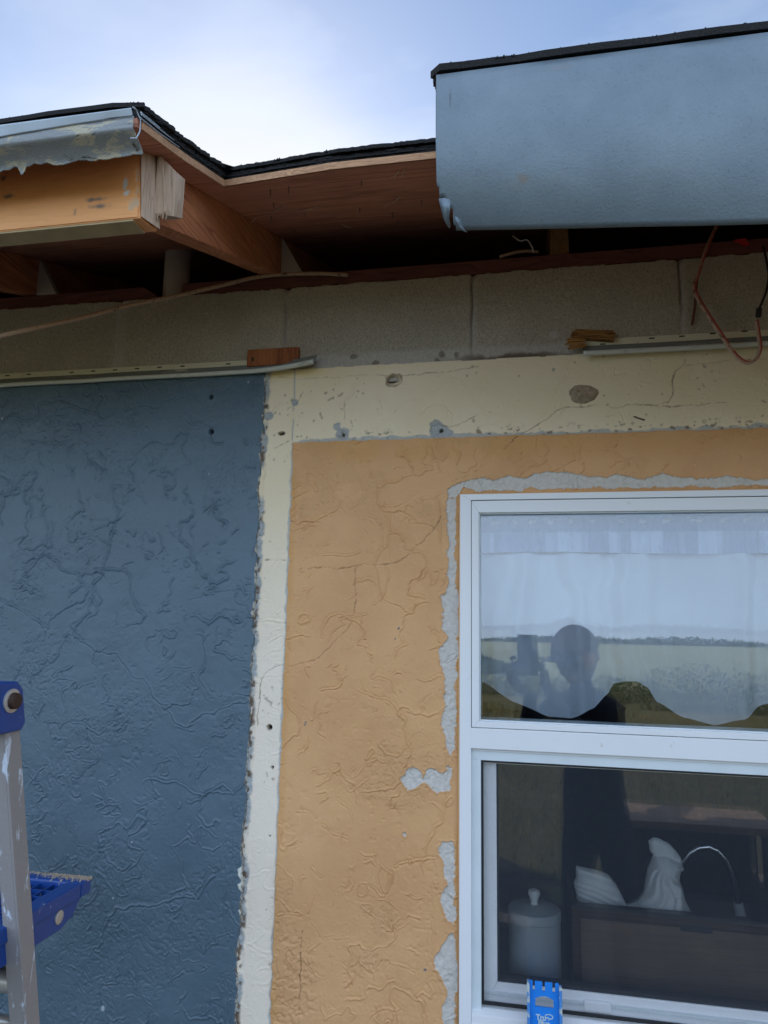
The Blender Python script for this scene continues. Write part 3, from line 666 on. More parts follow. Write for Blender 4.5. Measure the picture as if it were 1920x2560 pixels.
# exposed block course
def f_block(X, Z):
    Y = -.0006-.0006*fbm(X, Z, 90, 3, 80)
    sm = np.zeros(X.shape); mud = np.zeros(X.shape); jt = np.zeros(X.shape)
    for jx in (-1.7226, -1.3162, -.910, -.5036, -.0966, .3098, .716, 1.123, 1.529):
        d = X-jx-.0022*vn(X*0+jx, Z, 25, 81)
        near = np.exp(-(d/.0052)**2)
        groove = np.exp(-((d+.0035)/.0016)**2)*sst(-.2, .4, vn(X*0+jx, Z, 18, 82)+.25)
        sg = .25 if jx < -.8 else 1.0
        Y = Y+.0035*near*sg+.010*groove*sg*sst(.55, .60, Z)+.006*np.exp(-(d/.007)**2)*sst(.712, .727, Z)
        sm = np.maximum(sm, near*.85)
        if jx < -.8 and jx > -1: sm = np.maximum(sm, .8*np.exp(-((X-jx-.008)/.017)**4)*(.75+.3*fbm(X, Z, 20, 3, 83)))
    low = sst(.572, .560, Z+.003*vn(X, Z, 20, 84))*sst(-.56, -.50, X)
    sm = np.maximum(sm, low*.85); Y = Y-.0012*low
    Y = Y+.010*sst(.7255, .729, Z+.0015*fbm(X, X*0, 60, 3, 85))
    mud = sst(.012, .001, np.abs(Z-.5385)+.006*fbm(X, Z, 40, 3, 86))*sst(-.20, -.05, X)*sst(.13, .02, X)
    for c, r in (((1108, 889), .006), ((1142, 893), .0075), ((1095, 905), .006), ((940, 910), .006), ((883, 893), .005)):
        v = P(c, 0); mud = np.maximum(mud, .7*sst(.0016, -.001, blob(X, Z, (v.x, v.z), r*.7, 1.3, 1.1)))
    v = P((1384, 838), 0); sm = np.maximum(sm, sst(.002, -.002, blob(X, Z, (v.x, v.z), .008)))
    Y = Y-.002*mud
    return Y, (Z < .7285+.0012*fbm(X, X*0, 60, 3, 85)), dict(smear=sm, mud=mud*.85)
panel('block_course', np.concatenate([np.linspace(-3.2, -1.30, 30), np.arange(-1.285, .52, .0022), np.linspace(.53, 3.2, 40)]), np.arange(.50, .733, .0022), f_block, M['block'], house, 'bare grey concrete block course under the open eave')
# body of the walls, with the window opening
b = MB()
b.box(-3.2, WX0+.004, .0095, .19, GZ-.02, .7255); b.box(WX1-.004, 3.2, .0095, .19, GZ-.02, .7255)
b.box(WX0+.004, WX1-.004, .0095, .19, WZ1-.004, .7255); b.box(WX0+.004, WX1-.004, .0095, .19, GZ-.02, WZ0+.004)
b.box(-3.2, -3.0, .19, 6.2, GZ-.02, .7255); b.box(3.0, 3.2, .19, 6.2, GZ-.02, .7255); b.box(-3.0, 3.0, 6.0, 6.2, GZ-.02, .7255)
b.build('wall', M['block'], house)
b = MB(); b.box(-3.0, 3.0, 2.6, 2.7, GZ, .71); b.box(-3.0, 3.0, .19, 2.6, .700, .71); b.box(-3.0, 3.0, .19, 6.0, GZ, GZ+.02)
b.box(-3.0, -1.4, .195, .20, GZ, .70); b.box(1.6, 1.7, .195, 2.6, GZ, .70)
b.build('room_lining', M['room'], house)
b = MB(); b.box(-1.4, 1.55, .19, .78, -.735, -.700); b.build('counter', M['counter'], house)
# gable ends and back of the attic
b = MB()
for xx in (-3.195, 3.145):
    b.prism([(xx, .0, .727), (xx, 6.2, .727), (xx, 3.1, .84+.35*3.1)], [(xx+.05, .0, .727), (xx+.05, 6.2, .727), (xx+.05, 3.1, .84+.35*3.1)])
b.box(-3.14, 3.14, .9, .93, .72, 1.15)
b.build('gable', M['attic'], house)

# ---- roof: deck, shingles, rafters
def RZ(y, off=0): return .847+.35*y+off
def slab(mb, outline, o0, o1):
    mb.prism([(x, y, RZ(y, o0)) for x, y in outline], [(x, y, RZ(y, o1)) for x, y in outline])
front = [(-3.35, -.672), (-.472, -.672), (-.479, -.54), (-.4795, -.395), (-.290, -.424), (-.087, -.424), (-.087, -.655), (3.35, -.655)]
deck_o = front+[(3.35, 3.1), (-3.35, 3.1)]
b = MB(); slab(b, deck_o, 0, .0125); roof = b.build('roof_deck', M['deck'], house, 'orange brown plywood roof deck, cut back in the middle')
# paler sawn edge strip let in just proud of the deck's rim
def rim(mb, pts, o0, o1, out=.0016):
    for (ax, ay), (bx_, by) in zip(pts[:-1], pts[1:]):
        dx, dy = bx_-ax, by-ay; l = math.hypot(dx, dy); nx, ny = dy/l*out, -dx/l*out
        mb.prism([(ax, ay, RZ(ay, o0)), (bx_, by, RZ(by, o0)), (bx_, by, RZ(by, o1)), (ax, ay, RZ(ay, o1))],
                 [(ax+nx, ay+ny, RZ(ay, o0)), (bx_+nx, by+ny, RZ(by, o0)), (bx_+nx, by+ny, RZ(by, o1)), (ax+nx, ay+ny, RZ(ay, o1))])
b = MB(); rim(b, [(-.4722, -.662), (-.4790, -.54), (-.4795, -.3965)], .0006, .012, .0016); rim(b, [(-.478, -.3975), (-.290, -.4255), (-.088, -.4255)], .0006, .012, .0016)
b.build('deck_edge', M['deckedge'], roof)
b = MB(); b.prism([(x, 3.1, RZ(3.1, 0)) for x in (-3.35, 3.35)]+[(3.35, 6.7, RZ(-.5, 0)), (-3.35, 6.7, RZ(-.5, 0))], [(x, 3.1, RZ(3.1, .02)) for x in (-3.35, 3.35)]+[(3.35, 6.7, RZ(-.5, .02)), (-3.35, 6.7, RZ(-.5, .02))])
b.build('back_slope', M['shingle'], house)
# shingles: several ragged layers
def resample(pts, st, j, seed, push):
    rnd = random.Random(seed); o = []
    for (ax, ay), (bx_, by) in zip(pts[:-1], pts[1:]):
        l = math.hypot(bx_-ax, by-ay); n = max(1, int(l/st)) if l < 1.7 else max(1, int(l/.03))
        nx, ny = (by-ay)/l, -(bx_-ax)/l
        drift = 0
        for k in range(n):
            t = k/n; drift = drift*.85+rnd.uniform(-j, j)*.5
            e = push+drift+(rnd.uniform(-j, j)*.5)
            o.append((ax+(bx_-ax)*t+nx*e, ay+(by-ay)*t+ny*e))
    o.append(pts[-1]); return o
for i, (o0, o1, push, j) in enumerate(((.013, .0165, .0010, .0009), (.0170, .0205, .0030, .0014), (.0210, .0240, .0018, .0022), (.0243, .0268, .0035, .0026), (.0272, .0335, .0055, .0030), (.0260, .0350, .0120, .0030))):
    fr = list(front)
    if i == 3: fr = [(-3.35, -.66), (-.474, -.66), (-.481, -.54), (-.482, -.39), (-.32, -.415), (-.087, -.416), (-.087, -.645), (3.35, -.645)]
    back = [(3.35, 3.1), (-3.35, 3.1)]
    if i == 5: fr = [(-.06, -.40), (-.092, -.45), (-.0905, -.655), (3.35, -.655)]; back = [(3.35, -.2)]
    b = MB(); slab(b, resample(fr, .0045, j, i, push)+back, o0, o1)
    if i in (2, 4, 5):
        rnd = random.Random(5+i); front_ = front if i != 5 else [(-.0905, -.655), (3.35, -.655)]     # granules and grit standing on the edges
        for (ax, ay), (bx_, by) in zip(front_[:-1], front_[1:]):
            l = math.hypot(bx_-ax, by-ay)
            for k in range(int(min(l, 1.2)*620)):
                t = rnd.random()
                if l > 1.2: t = 1-rnd.random()*1.0/l*1.0 if ax < -1 else rnd.random()*1.0/l
                x = ax+(bx_-ax)*t; y = ay+(by-ay)*t-push+.001+rnd.random()*.010; z = RZ(y, o1-.0004)+rnd.random()*.0008; r = .0007+rnd.random()*.0019
                b.add([(x-r, y-r, z-r), (x+r, y-r*.6, z-r), (x, y+r, z-r), (x, y, z+r*1.1)], [(0, 1, 2), (0, 3, 1), (1, 3, 2), (2, 3, 0)])
    b.build('shingle_layer', M['shingle'], house)

def rafter(x1, y0, name='rafter'):
    """x1 is the right hand face"""
    b = MB(); x0 = x1-.038
    b.prism([(x0, y0, .758+.35*y0), (x0, 3.0, .758+.35*3.0), (x0, 3.0, RZ(3.0, -.0005)), (x0, y0+.022, RZ(y0+.022, -.0005))],
            [(x1, y0, .758+.35*y0), (x1, 3.0, .758+.35*3.0), (x1, 3.0, RZ(3.0, -.0005)), (x1, y0+.022, RZ(y0+.022, -.0005))])
    return b.build(name, M['rafter'] if y0 < 0 else M['stud'], house, bevel=.0015)
rafter(-.523, -.551); rafter(-1.133, -.551); rafter(-1.743, -.551); rafter(.100, .034); rafter(.710, .034); rafter(1.32, .034); rafter(-2.353, -.551)
# heel wedges beside the rafters
for xr in (-.523, -1.133):
    b = MB(); b.prism([(xr+.001, .003, .759), (xr+.052, .003, .759), (xr+.0, .003, .850)], [(xr+.001, .022, .759), (xr+.052, .022, .759), (xr+.0, .022, .850)])
    b.build('rafter_wedge', M['pipe'], house, 'grey wedge against the foot of the rafter')
# wall plate in two pieces
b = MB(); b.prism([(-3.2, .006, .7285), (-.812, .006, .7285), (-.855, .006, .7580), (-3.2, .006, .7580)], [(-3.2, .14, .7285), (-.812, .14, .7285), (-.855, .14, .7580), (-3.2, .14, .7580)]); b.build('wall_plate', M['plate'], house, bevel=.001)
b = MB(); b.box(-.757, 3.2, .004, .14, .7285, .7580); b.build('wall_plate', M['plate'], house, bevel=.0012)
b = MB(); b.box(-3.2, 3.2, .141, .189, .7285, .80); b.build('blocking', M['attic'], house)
# pipe
b = MB(); b.tube([(-.792, .040, .60), (-.795, .046, .74), (-.798, .052, .95)], .0300, 28); tag(b.build('vent_pipe', M['pipe'], None, smooth=True), 'grey plastic pipe rising behind the block wall into the eave', 'pipe')

# left eave: fascia board, nailer, flashing
b = MB(); b.prism([(-3.2, -.589, .541), (-.509, -.589, .541), (-.520, -.589, .679), (-3.2, -.589, .679)], [(-3.2, -.5535, .541), (-.503, -.5535, .541), (-.514, -.5535, .679), (-3.2, -.5535, .679)])
M['fascia'] = None
def fasciamat():
    m, nt, bs = newmat('orange_painted_board')
    g = noise(nt, 8, 6, .6, .4, (.4, 1, 1)); f = noise(nt, 300, 4, .6, 0, (.08, 1, 1)); k = noise(nt, 40, 8, .75, .8)
    c = ramp(nt, g, (.3, (.80, .355, .125)), (.7, (.88, .43, .17)))
    c = mix(nt, ramp(nt, f, (.45, 0), (.75, .35)), c, (.55, .26, .10))
    c = mix(nt, ramp(nt, k, (.64, 0), (.72, .5)), c, (.30, .17, .10))
    c = mix(nt, attr(nt, 'grey'), c, (.10, .11, .12)); c = mix(nt, attr(nt, 'white'), c, (.6, .62, .62)); c = mix(nt, attr(nt, 'raw'), c, (.62, .42, .26))
    nt.links.new(c, bs.inputs['Base Color']); bs.inputs['Roughness'].default_value = .6; bump(nt, bs, mix(nt, .5, f, k), .0008); return m
M['fascia'] = fasciamat()
fas = b.build('fascia_board', M['fascia'], house, 'orange painted fascia board', bevel=.0012)
def f_fas(X, Z):
    Y = -.5902-.0003*fbm(X, Z, 40, 3, 95)
    gr = np.zeros(X.shape); wh = gr.copy(); raw = gr.copy()
    for c, rx, rz in (((243, 498), .018, .004), ((250, 516), .018, .0055), ((8, 445), .005, .005), ((22, 492), .010, .004), ((188, 528), .003, .007)):
        v = P(c, -.59); d = np.hypot((X-v.x)/rx, (Z-v.z)/rz)+.35*fbm(X, Z, 110, 3, 96); gr = np.maximum(gr, sst(1.1, .3, d)*.85)
    for c, rx, rz in (((313, 465), .003, .016), ((318, 482), .004, .006)):
        v = P(c, -.59); d = np.hypot((X-v.x)/rx, (Z-v.z)/rz)+.4*fbm(X, Z, 150, 3, 97); wh = np.maximum(wh, sst(1.1, .5, d))
    for c, rx, rz in (((340, 505), .010, .006), ((328, 518), .006, .008), ((345, 470), .004, .012), ((345, 440), .003, .02)):
        v = P(c, -.59); d = np.hypot((X-v.x)/rx, (Z-v.z)/rz)+.5*fbm(X, Z, 150, 3, 98); raw = np.maximum(raw, sst(1.0, .7, d))
    Y = Y+.001*raw
    return Y, (X < -.5215+(.680-Z)*.080+.001*vn(X*0, Z, 90, 99)), dict(grey=gr, white=wh, raw=raw)
panel('fascia_face', np.concatenate([np.linspace(-3.2, -.80, 20), np.arange(-.79, -.505, .002)]), np.arange(.5425, .6785, .002), f_fas, M['fascia'], fas)
b = MB(); b.prism([(-.5075, -.5895, .5425), (-.4985, -.5560, .5425), (-.5085, -.5560, .676), (-.5185, -.5895, .676)], [(-.5065, -.5900, .5425), (-.4972, -.5565, .5425), (-.5072, -.5565, .676), (-.5175, -.5900, .676)])
b.build('board_end', M['endgrain'], fas)
b = MB(); b.box(-3.2, -.520, -.588, -.556, .5385, .5408); b.build('bare_underside', M['tan'], fas)
b = MB(); b.prism([(-.5035, -.566, .562), (-.478, -.556, .560), (-.478, -.556, .628), (-.5035, -.566, .655)], [(-.5035, -.530, .572), (-.478, -.530, .572), (-.478, -.530, .634), (-.5035, -.530, .655)])
rnd = random.Random(3)
for k in range(14):
    x = -.502+rnd.random()*.022; b.tube([(x, -.562, .566), (x+rnd.uniform(-.003, .004), -.565, .562-rnd.random()*.012)], [.0012, .0003], 5)
b.build('nailer_block', M['endgrain'], house, 'short rough sawn block at the end of the fascia', bevel=.0008)

# flashing under the left shingles
rows = []; nseg = 130
xs_ = [-3.2+(-.80+3.2)*k/12 for k in range(12)]+[-.80+(-.4725+.80)*k/nseg for k in range(nseg+1)]
for j in range(9):
    t = j/8; r = []
    for i, x in enumerate(xs_):
        wv = float(fbm(np.array([x]), np.array([0.0]), 9, 3, 70)[0])
        y = -.6860+.004*t+.0015*wv*t; z = .6275-t*(.0080-.0035*wv+.012*max(0, min(1, (-.50-x)/.25)))
        r.append((x+.004*0, y, z))
    rows.append(r)
b = MB(); b.surf(rows); b.build('drip_edge', M['flashblue'], house, 'pale blue metal drip edge under the left shingles', smooth=2, solid=.0008)
rows = []
for j in range(26):
    t = j/25; r = []
    for i, x in enumerate(xs_):
        a = np.array([x]); wv = float(fbm(a, a*0+t*.06, 12, 3, 71)[0]); rg = float(fbm(a, a*0, 55, 4, 72)[0]); w2 = float(fbm(a, a*0+t*.2, 26, 3, 73)[0])
        z1 = .5880+.0026*rg+.0018*wv-(.012 if -.655 < x < -.642 else 0)*max(0, 1-abs(x+.648)/.006)
        z = .6215*(1-t)+z1*t
        s_ = (.6215-z)/.033; y = -.6790+.030*math.sin(1.5*min(1, max(0, s_-.5)*1.8))+.0016*wv*t+.0006*w2-(.003*t**3)
        if x > -.486: y += .01*(x+.486)/.008*0
        r.append((x, y, z))
    rows.append(r)
b = MB(); b.surf(rows); b.build('torn_flashing', M['oldflash'], house, 'torn grey flashing with peeling cream paint hanging over the fascia', smooth=2, solid=.0012)
b = MB(); pr = [(-.4715, -.684, .628), (-.471, -.678, .630), (-.4695, -.668, .622), (-.4695, -.668, .606), (-.471, -.672, .594), (-.475, -.678, .590)]
b.surf([[(x, y, z) for x, y, z in pr], [(x+.0012, y-.002, z+.001) for x, y, z in pr]]); b.build('flashing_curl', M['flashblue'], house, solid=.0012, smooth=2)
# strips of flashing along the sloping cut edge
b = MB()
for k, (dx, dz) in enumerate(((.0035, .0125), (.0055, .0165), (.0045, .0195))):
    b.tube([(-.472+dx, -.672, RZ(-.672, dz)), (-.476+dx, -.62, RZ(-.62, dz)), (-.477+dx, -.56-.02*k, RZ(-.56-.02*k, dz-.001*k))], [.0012, .0010, .0004], 5)
b.build('flashing_strip', M['flashblue'], house)

# right eave: big galvanised sheet, bellied inward at its foot
def prof(u):
    """u 0 left .. 1 right (x=.40) : list of (y, z) from top to foot"""
    z0 = .6385; kb = .503+.030*min(u, 1)               # knee height
    o = [(-.657, z0), (-.6655, z0-.003), (-.666, z0-.012)]
    zs_ = .585
    for i in range(1, 5): t = i/4; o.append((-.666-.0012*math.sin(t*math.pi), (z0-.012)*(1-t)+zs_*t))
    # from here the slack sheet curls gently back toward the house, less so to the right
    v_ = min(u/.717, 1.25); ang = math.radians(42-15*v_); Ls = .1315+.0255*v_; y, z = o[-1]; n_ = 22
    for i in range(1, n_+1):
        a = ang*(i/n_)**1.25; y += math.sin(a)*Ls/n_; z -= math.cos(a)*Ls/n_; o.append((y, z))
    return o
US = [i*.005 for i in range(10)]+[.05+.95*i/57 for i in range(58)]+[1+.35*k for k in range(1, 9)]
rows = []
for u in US:
    x = -.0945+(.40+.0945)*u; uu = min(u, 1.25)
    r = []
    pf = prof(uu)
    for i, (y, z) in enumerate(pf):
        wob = .0011*float(vn(np.array([x]), np.array([z]), 9, 61)[0])+.0006*float(vn(np.array([x]), np.array([z]), 24, 62)[0])
        xl = x
        r.append((xl, y+wob, z+wob))
    rows.append(r)
# tear at the lower left corner
b = MB(); n = len(rows[0]); base = 0
for r in rows: b.v += [tuple(p) for p in r]
for i in range(len(rows)-1):
    for j in range(n-1):
        if i < 8 and j >= n-8+int(i*.75)+(i*5 % 3)-1: continue
        b.f.append((i*n+j, i*n+j+1, (i+1)*n+j+1, (i+1)*n+j))
sheet = b.build('fascia_sheet', M['sheet'], house, 'large blue grey galvanised fascia sheet with a torn lower corner', smooth=2, solid=.0009)
# the folded-out tab and the curl beside the tear
L0 = rows[0]; k0 = n-10
tab = [Vector(L0[k0-1]), Vector(L0[k0+2]), Vector(L0[k0+5])]
p1 = P((1097, 497), -.664); p2 = P((1126, 500), -.668); p3 = P((1103, 520), -.662); p4 = P((1125, 525), -.668); p5 = P((1110, 548), -.655); p6 = P((1122, 545), -.662); p7 = P((1123, 571), -.648); p8 = P((1126, 566), -.652)
b = MB(); b.surf([[p1, (p1+p2)/2+Vector((0, -.003, 0)), p2], [p3, (p3+p4)/2+Vector((0, -.004, 0)), p4], [p5, (p5+p6)/2+Vector((0, -.003, 0)), p6], [p7, (p7+p8)/2, p8]])
b.build('bent_tab', M['sheet'], sheet, smooth=2, solid=.0009)
q = [P((1137, 541), -.660), P((1139, 556), -.656), P((1146, 567), -.650), P((1153, 575), -.645)]
b = MB(); b.surf([[v for v in q], [v+Vector((.006, .010, .002)) for v in q]]); b.build('bent_tab', M['sheet'], sheet, smooth=2, solid=.0009)

# nail tips and splinters through the deck
rnd = random.Random(9)
def deckpt(px):
    d = _F*FPX+_R*(px[0]-960)-_U*(px[1]-1280); t = (.847-.35*D)/(d.z-.35*d.y); return Vector((d.x*t, d.y*t-D, d.z*t))
C2 = lambda p: crop(520, 350, .3858, p)
for c in [(405,320),(525,300),(633,460),(425,410),(410,495),(560,580),(670,660),(995,265),(985,440),(1228,520),(1195,470),(1160,760),(1385,390),(1240,760)]:
    v = deckpt(C2([c])[0]); b = MB(); b.tube([v+Vector((0, 0, .003)), v+Vector((rnd.uniform(-.001, .001), 0, -.009-rnd.random()*.007))], [.0013, .0006], 7)
    b.build('nail_tip', M['nail'], roof)
for c0, c1 in (((500,420),(330,490)), ((320,495),(240,550)), ((1240,200),(1185,230)), ((1275,190),(1250,220)), ((1250,365),(1140,415)), ((860,540),(940,555)), ((750,425),(480,455))):
    a = deckpt(C2([c0])[0]); e = deckpt(C2([c1])[0])+Vector((0, -.004, -.008)); b = MB(); b.tube([a, (a+e)/2+Vector((0, 0, -.003)), e], [.0013, .0009, .0003], 5)
    b.build('splinter', M['endgrain'], roof)

# ---- soffit channels nailed to the wall
def channel(x0, x1, z0, dz, name, label, lift=0, slots=(), flange_end=None):
    """cove below a slotted nailing flange; lip at the foot"""
    root = empty(name, (x0, 0, z0), parent=None)
    pr = []
    for i in range(10):
        a = math.pi*.62*i/9; pr.append((-.030+.0+.024*(1-math.cos(a))*.55-.0, 0, 0))
    n = 90; rows = []; lip = []
    for i in range(n+1):
        t = i/n; x = x0+(x1-x0)*t
        e = max(0.0, (t-.80)/.20) if lift else 0
        up = lift*e**2; out = .014*e**2 if lift else 0
        w_ = .0006*float(vn(np.array([x]), np.array([0.]), 14, 66)[0])
        zz = z0+dz*t+up+w_
        r = []
        for k in range(9):
            a = k/8
            r.append((x, -.0305-out+.022*math.sin(a*1.5), zz+.0085+.018*a-.004*math.sin(a*3.1)))
        rows.append(r)
        lip.append([(x, -.0305-out, zz+.0085), (x, -.0325-out, zz+.0065), (x, -.0325-out, zz+.0005), (x, -.0305-out, zz-.0005), (x, -.024-out, zz+.0005)])
    b = MB(); b.surf(rows); cove = b.build('cove', M['jch'], None, smooth=2, solid=.001)
    b = MB(); b.surf(lip); lp = b.build('lip', M['jwhite'], None, smooth=2, solid=.001)
    xe = flange_end if flange_end else x1
    b = MB(); b.box(min(x0, xe), max(x0, xe), -.0062, -.0042, z0+.024, z0+.0400+dz*.5); fl = b.build('nailing_flange', M['jcream'], None)
    for c in (cove, lp, fl):
        c.parent = root; c.matrix_parent_inverse = Matrix.Translation((x0, 0, z0)).inverted()
    for sx in slots:
        v = P(sx, -.0065); b = MB(); b.box(v.x-.0052, v.x+.0052, -.0072, -.0060, v.z-.0014, v.z+.0012)
        s_ = b.build('nail_slot', M['slot'], root, bevel=.0005)
    tag(root, label, 'channel', 'soffit channels on the wall')
    return root
C5 = lambda p: crop(0, 640, .4099, p)
channel(-1.30, -.425, .5215, .0015, 'soffit_channel', 'grey green soffit channel above the blue wall, its right end bent outward', lift=.010,
        slots=C5([(45,729),(175,721),(437,709),(568,702),(702,695),(836,687),(973,678),(1113,672),(1392,658)]), flange_end=-.583)
channel(.118, .75, .5245, .003, 'soffit_channel', 'straight soffit channel at the right, above the cream band by the splintered wood',
        slots=CB([(620,805),(928,768),(1118,755),(1312,738),(1512,724)]))

# scraps of wood behind the channels
b = MB(); b.box(-.5840, -.4685, -.016, -.0012, .545, .5825); t_ = b.build('wood_scrap', M['scrap'], None, bevel=.0015); tag(t_, 'smooth red brown wood scrap wedged above the bent channel end', 'wood scrap')
for c, r in (((632, 898), .0022), ((704, 895), .0006)):
    v = P(c, -.0165); b = MB(); b.box(v.x-r, v.x+r, -.0172, -.0162, v.z-r*2, v.z+r*2)
    b.build('nail_hole', M['slot'], t_)
def shim(name, pts, y0, y1, seed, label):
    rnd = random.Random(seed); v = [P(p, y0) for p in pts]
    n = 16; xl, xr_ = min(p.x for p in v), max(p.x for p in v)
    b = MB()
    zt = lambda s: v[0].z*(1-s)+v[1].z*s; zb = lambda s: v[3].z*(1-s)+v[2].z*s
    ns = 5
    for k in range(ns):
        a0 = k/ns; a1 = (k+1)/ns; l0 = rnd.uniform(-.004, .004); l1 = rnd.uniform(-.004, .003); yy = y0+rnd.uniform(-.002, .001)
        z00 = zb(0)*(1-a0)+zt(0)*a0; z01 = zb(0)*(1-a1)+zt(0)*a1; z10 = zb(1)*(1-a0)+zt(1)*a0; z11 = zb(1)*(1-a1)+zt(1)*a1
        g = .0004
        b.prism([(xl+l0, yy, z00+g), (xr_+l1, yy, z10+g), (xr_+l1+.001, yy, z11-g), (xl+l0+.001, yy, z01-g)], [(xl+l0, y1, z00+g), (xr_+l1, y1, z10+g), (xr_+l1+.001, y1, z11-g), (xl+l0+.001, y1, z01-g)])
    o = b.build(name, M['shim'], None, bevel=.0006, seg=1); tag(o, label, 'wood scrap', 'splintered shims by the right channel'); return o
shim('wood_shim', [(1434, 822), (1534, 825), (1533, 851), (1434, 843)], -.020, -.0015, 3, 'upper splintered shim, the longer of the two under the eave')
shim('wood_shim', [(1417, 845), (1462, 842), (1462, 868), (1419, 873)], -.024, -.0206, 5, 'lower stubby splintered shim tucked under the longer one')

# mud nest, nail on the cream band
v = P((1458, 985), -.012); b = MB(); n1, n2 = 18, 12
for j in range(n2+1):
    ph = math.pi/2*j/n2
    for i in range(n1):
        th = 2*math.pi*i/n1; rr = math.cos(ph); q = 1+.06*math.sin(th*3+1)+.035*math.sin(th*7)
        dent = .45*math.exp(-((rr*math.cos(th)*1.1)**2+(rr*math.sin(th)-.25)**2)/.12)
        b.v.append((v.x+.029*rr*math.cos(th)*q, v.y+.004-.013*(math.sin(ph)-dent)*(1+.1*math.sin(5*th)), v.z+.0205*rr*math.sin(th)*q))
for j in range(n2):
    for i in range(n1): b.f.append((j*n1+i, j*n1+(i+1) % n1, (j+1)*n1+(i+1) % n1, (j+1)*n1+i))
tag(b.build('mud_nest', M['nest'], None, smooth=2), 'rough round grey brown mud nest stuck on the cream band', 'mud nest')
b = MB(); b.tube([P((1584, 1041), -.016), P((1612, 1050), -.014)], [.0011, .0013], 8); tag(b.build('nail', M['blackwire'], None), 'black nail lying slantwise on the cream band', 'nail')
v = P((704, 1083), -.012); b = MB()
b.tube([v+Vector((.004, .006, -.001)), v+Vector((.004, -.0015, -.001))], .0030, 12); b.build('screw_anchor', M['bolt'], house)
# ------------------------------------------------------------------ cables under the eave
def cable(name, pts, r, mat, label, cat='cable', sub=6, n=9, sx=1.0):
    pts = [Vector(p) for p in pts]; o = []
    for i in range(len(pts)-1):
        p0 = pts[max(i-1, 0)]; p1 = pts[i]; p2 = pts[i+1]; p3 = pts[min(i+2, len(pts)-1)]
        for k in range(sub):
            t = k/sub; o.append(.5*((2*p1)+(p2-p0)*t+(2*p0-5*p1+4*p2-p3)*t*t+(3*p1-p0-3*p2+p3)*t**3))
    o.append(pts[-1]); b = MB(); b.tube(o, r, n, sx=sx)
    ob = b.build(name, mat, None, smooth=2)
    if label: tag(ob, label, cat)
    return ob
cable('electric_cable', [P((-260, 900), -.47), P((0, 840), -.36), P((200, 795), -.25), P((330, 762), -.17), P((440, 740), -.11), P((560, 712), -.05), P((660, 690), -.022), P((790, 684), -.008), P((870, 688), -.006)], .0044, M['cable'],
      'tan electric cable hanging loosely across the grey block course at the left')
cable('electric_cable', [P((1250, 642), .0), P((1285, 632), .012), P((1318, 628), .02), P((1345, 630), .03)], .0034, M['cable'], 'short tan cable end lying on the wall plate behind the metal sheet')
cable('thin_wire', [P((1282, 590), .01), P((1300, 602), .0), P((1318, 600), .0), P((1330, 618), .0), P((1334, 632), .01)], .0015, M['whitewire'], 'thin pale crooked wire sticking up from the wall plate', 'wire')
R1_ = [P((1795, 560), .03), P((1768, 620), -.005), P((1745, 690), -.03), P((1738, 725), -.04), P((1775, 790), -.055), P((1815, 850), -.065), P((1842, 888), -.07), P((1868, 905), -.07), P((1890, 898), -.07), P((1902, 870), -.068), P((1898, 835), -.062), P((1893, 800), -.06)]
off = Vector((-.0028, -.0012, -.0022))
rc = empty('doubled_cable', tuple(R1_[0]), 'doubled red and pale cable looping down in front of the right soffit channel', 'cable')
for nm, dd, mt_ in (('red_strand', Vector((0, 0, 0)), M['redcable']), ('pale_strand', off, M['paleredcable'])):
    c = cable(nm, [p+dd for p in R1_], .0027, mt_, None); c.parent = rc; c.matrix_parent_inverse = Matrix.Translation(R1_[0]).inverted()
b = MB(); b.tube([P((1896, 792), -.060), P((1898, 772), -.060)], .0052, 14); b.build('black_sleeve', M['blackwire'], rc, smooth=True)
cable('thin_wire', [P((1899, 770), -.060), P((1915, 730), -.056), P((1922, 690), -.05), P((1916, 650), -.04), P((1908, 615), -.02)], .0022, M['blackwire'], 'black wire rising from the sleeve at the right edge', 'wire')
cable('thin_wire', [P((1897, 775), -.058), P((1912, 745), -.054), P((1935, 715), -.05)], .0016, M['jcream'], 'thin cream wire branching right from the sleeve', 'wire')
cable('thin_wire', [P((1742, 700), -.012), P((1738, 760), -.010), P((1730, 812), -.008)], .0026, M['plate'], 'dark brown wire end hanging flat against the block joint', 'wire')
b = MB(); a_ = P((1833, 602), -.001); b.prism([a_, a_+Vector((.022, 0, .002)), a_+Vector((.028, 0, -.012)), a_+Vector((.020, 0, -.014))], [p+Vector((0, -.003, 0)) for p in (a_, a_+Vector((.022, 0, .002)), a_+Vector((.028, 0, -.012)), a_+Vector((.020, 0, -.014)))])
tag(b.build('marker_flag', M['redtape'], None), 'small bright red scrap on the dark wall plate', 'scrap')

# ------------------------------------------------------------------ window
win = empty('window', (0, 0, 0)); win.parent = house; win.matrix_parent_inverse = Matrix.Translation((0, 0, GZ)).inverted()
del win['_loc']
def W(b, name, mat, label=None, **k):
    o = b.build(name, mat, None, label, **k); o.parent = win; o.matrix_parent_inverse = Matrix(); return o
def ring(b, x0, x1, z0, z1, x2, x3, z2, z3, ya, yb):
    """mitred frame between outer and inner rectangles"""
    o = [(x0, z0), (x1, z0), (x1, z1), (x0, z1)]; i = [(x2, z2), (x3, z2), (x3, z3), (x2, z3)]
    for k in range(4):
        a, bb = o[k], o[(k+1) % 4]; c, d = i[(k+1) % 4], i[k]; g = .00022
        b.prism([(a[0], ya, a[1]), (bb[0], ya, bb[1]), (c[0], ya, c[1]), (d[0], ya, d[1])], [(a[0], yb, a[1]), (bb[0], yb, bb[1]), (c[0], yb, c[1]), (d[0], yb, d[1])])
IX0, IX1 = -.1010, .7710
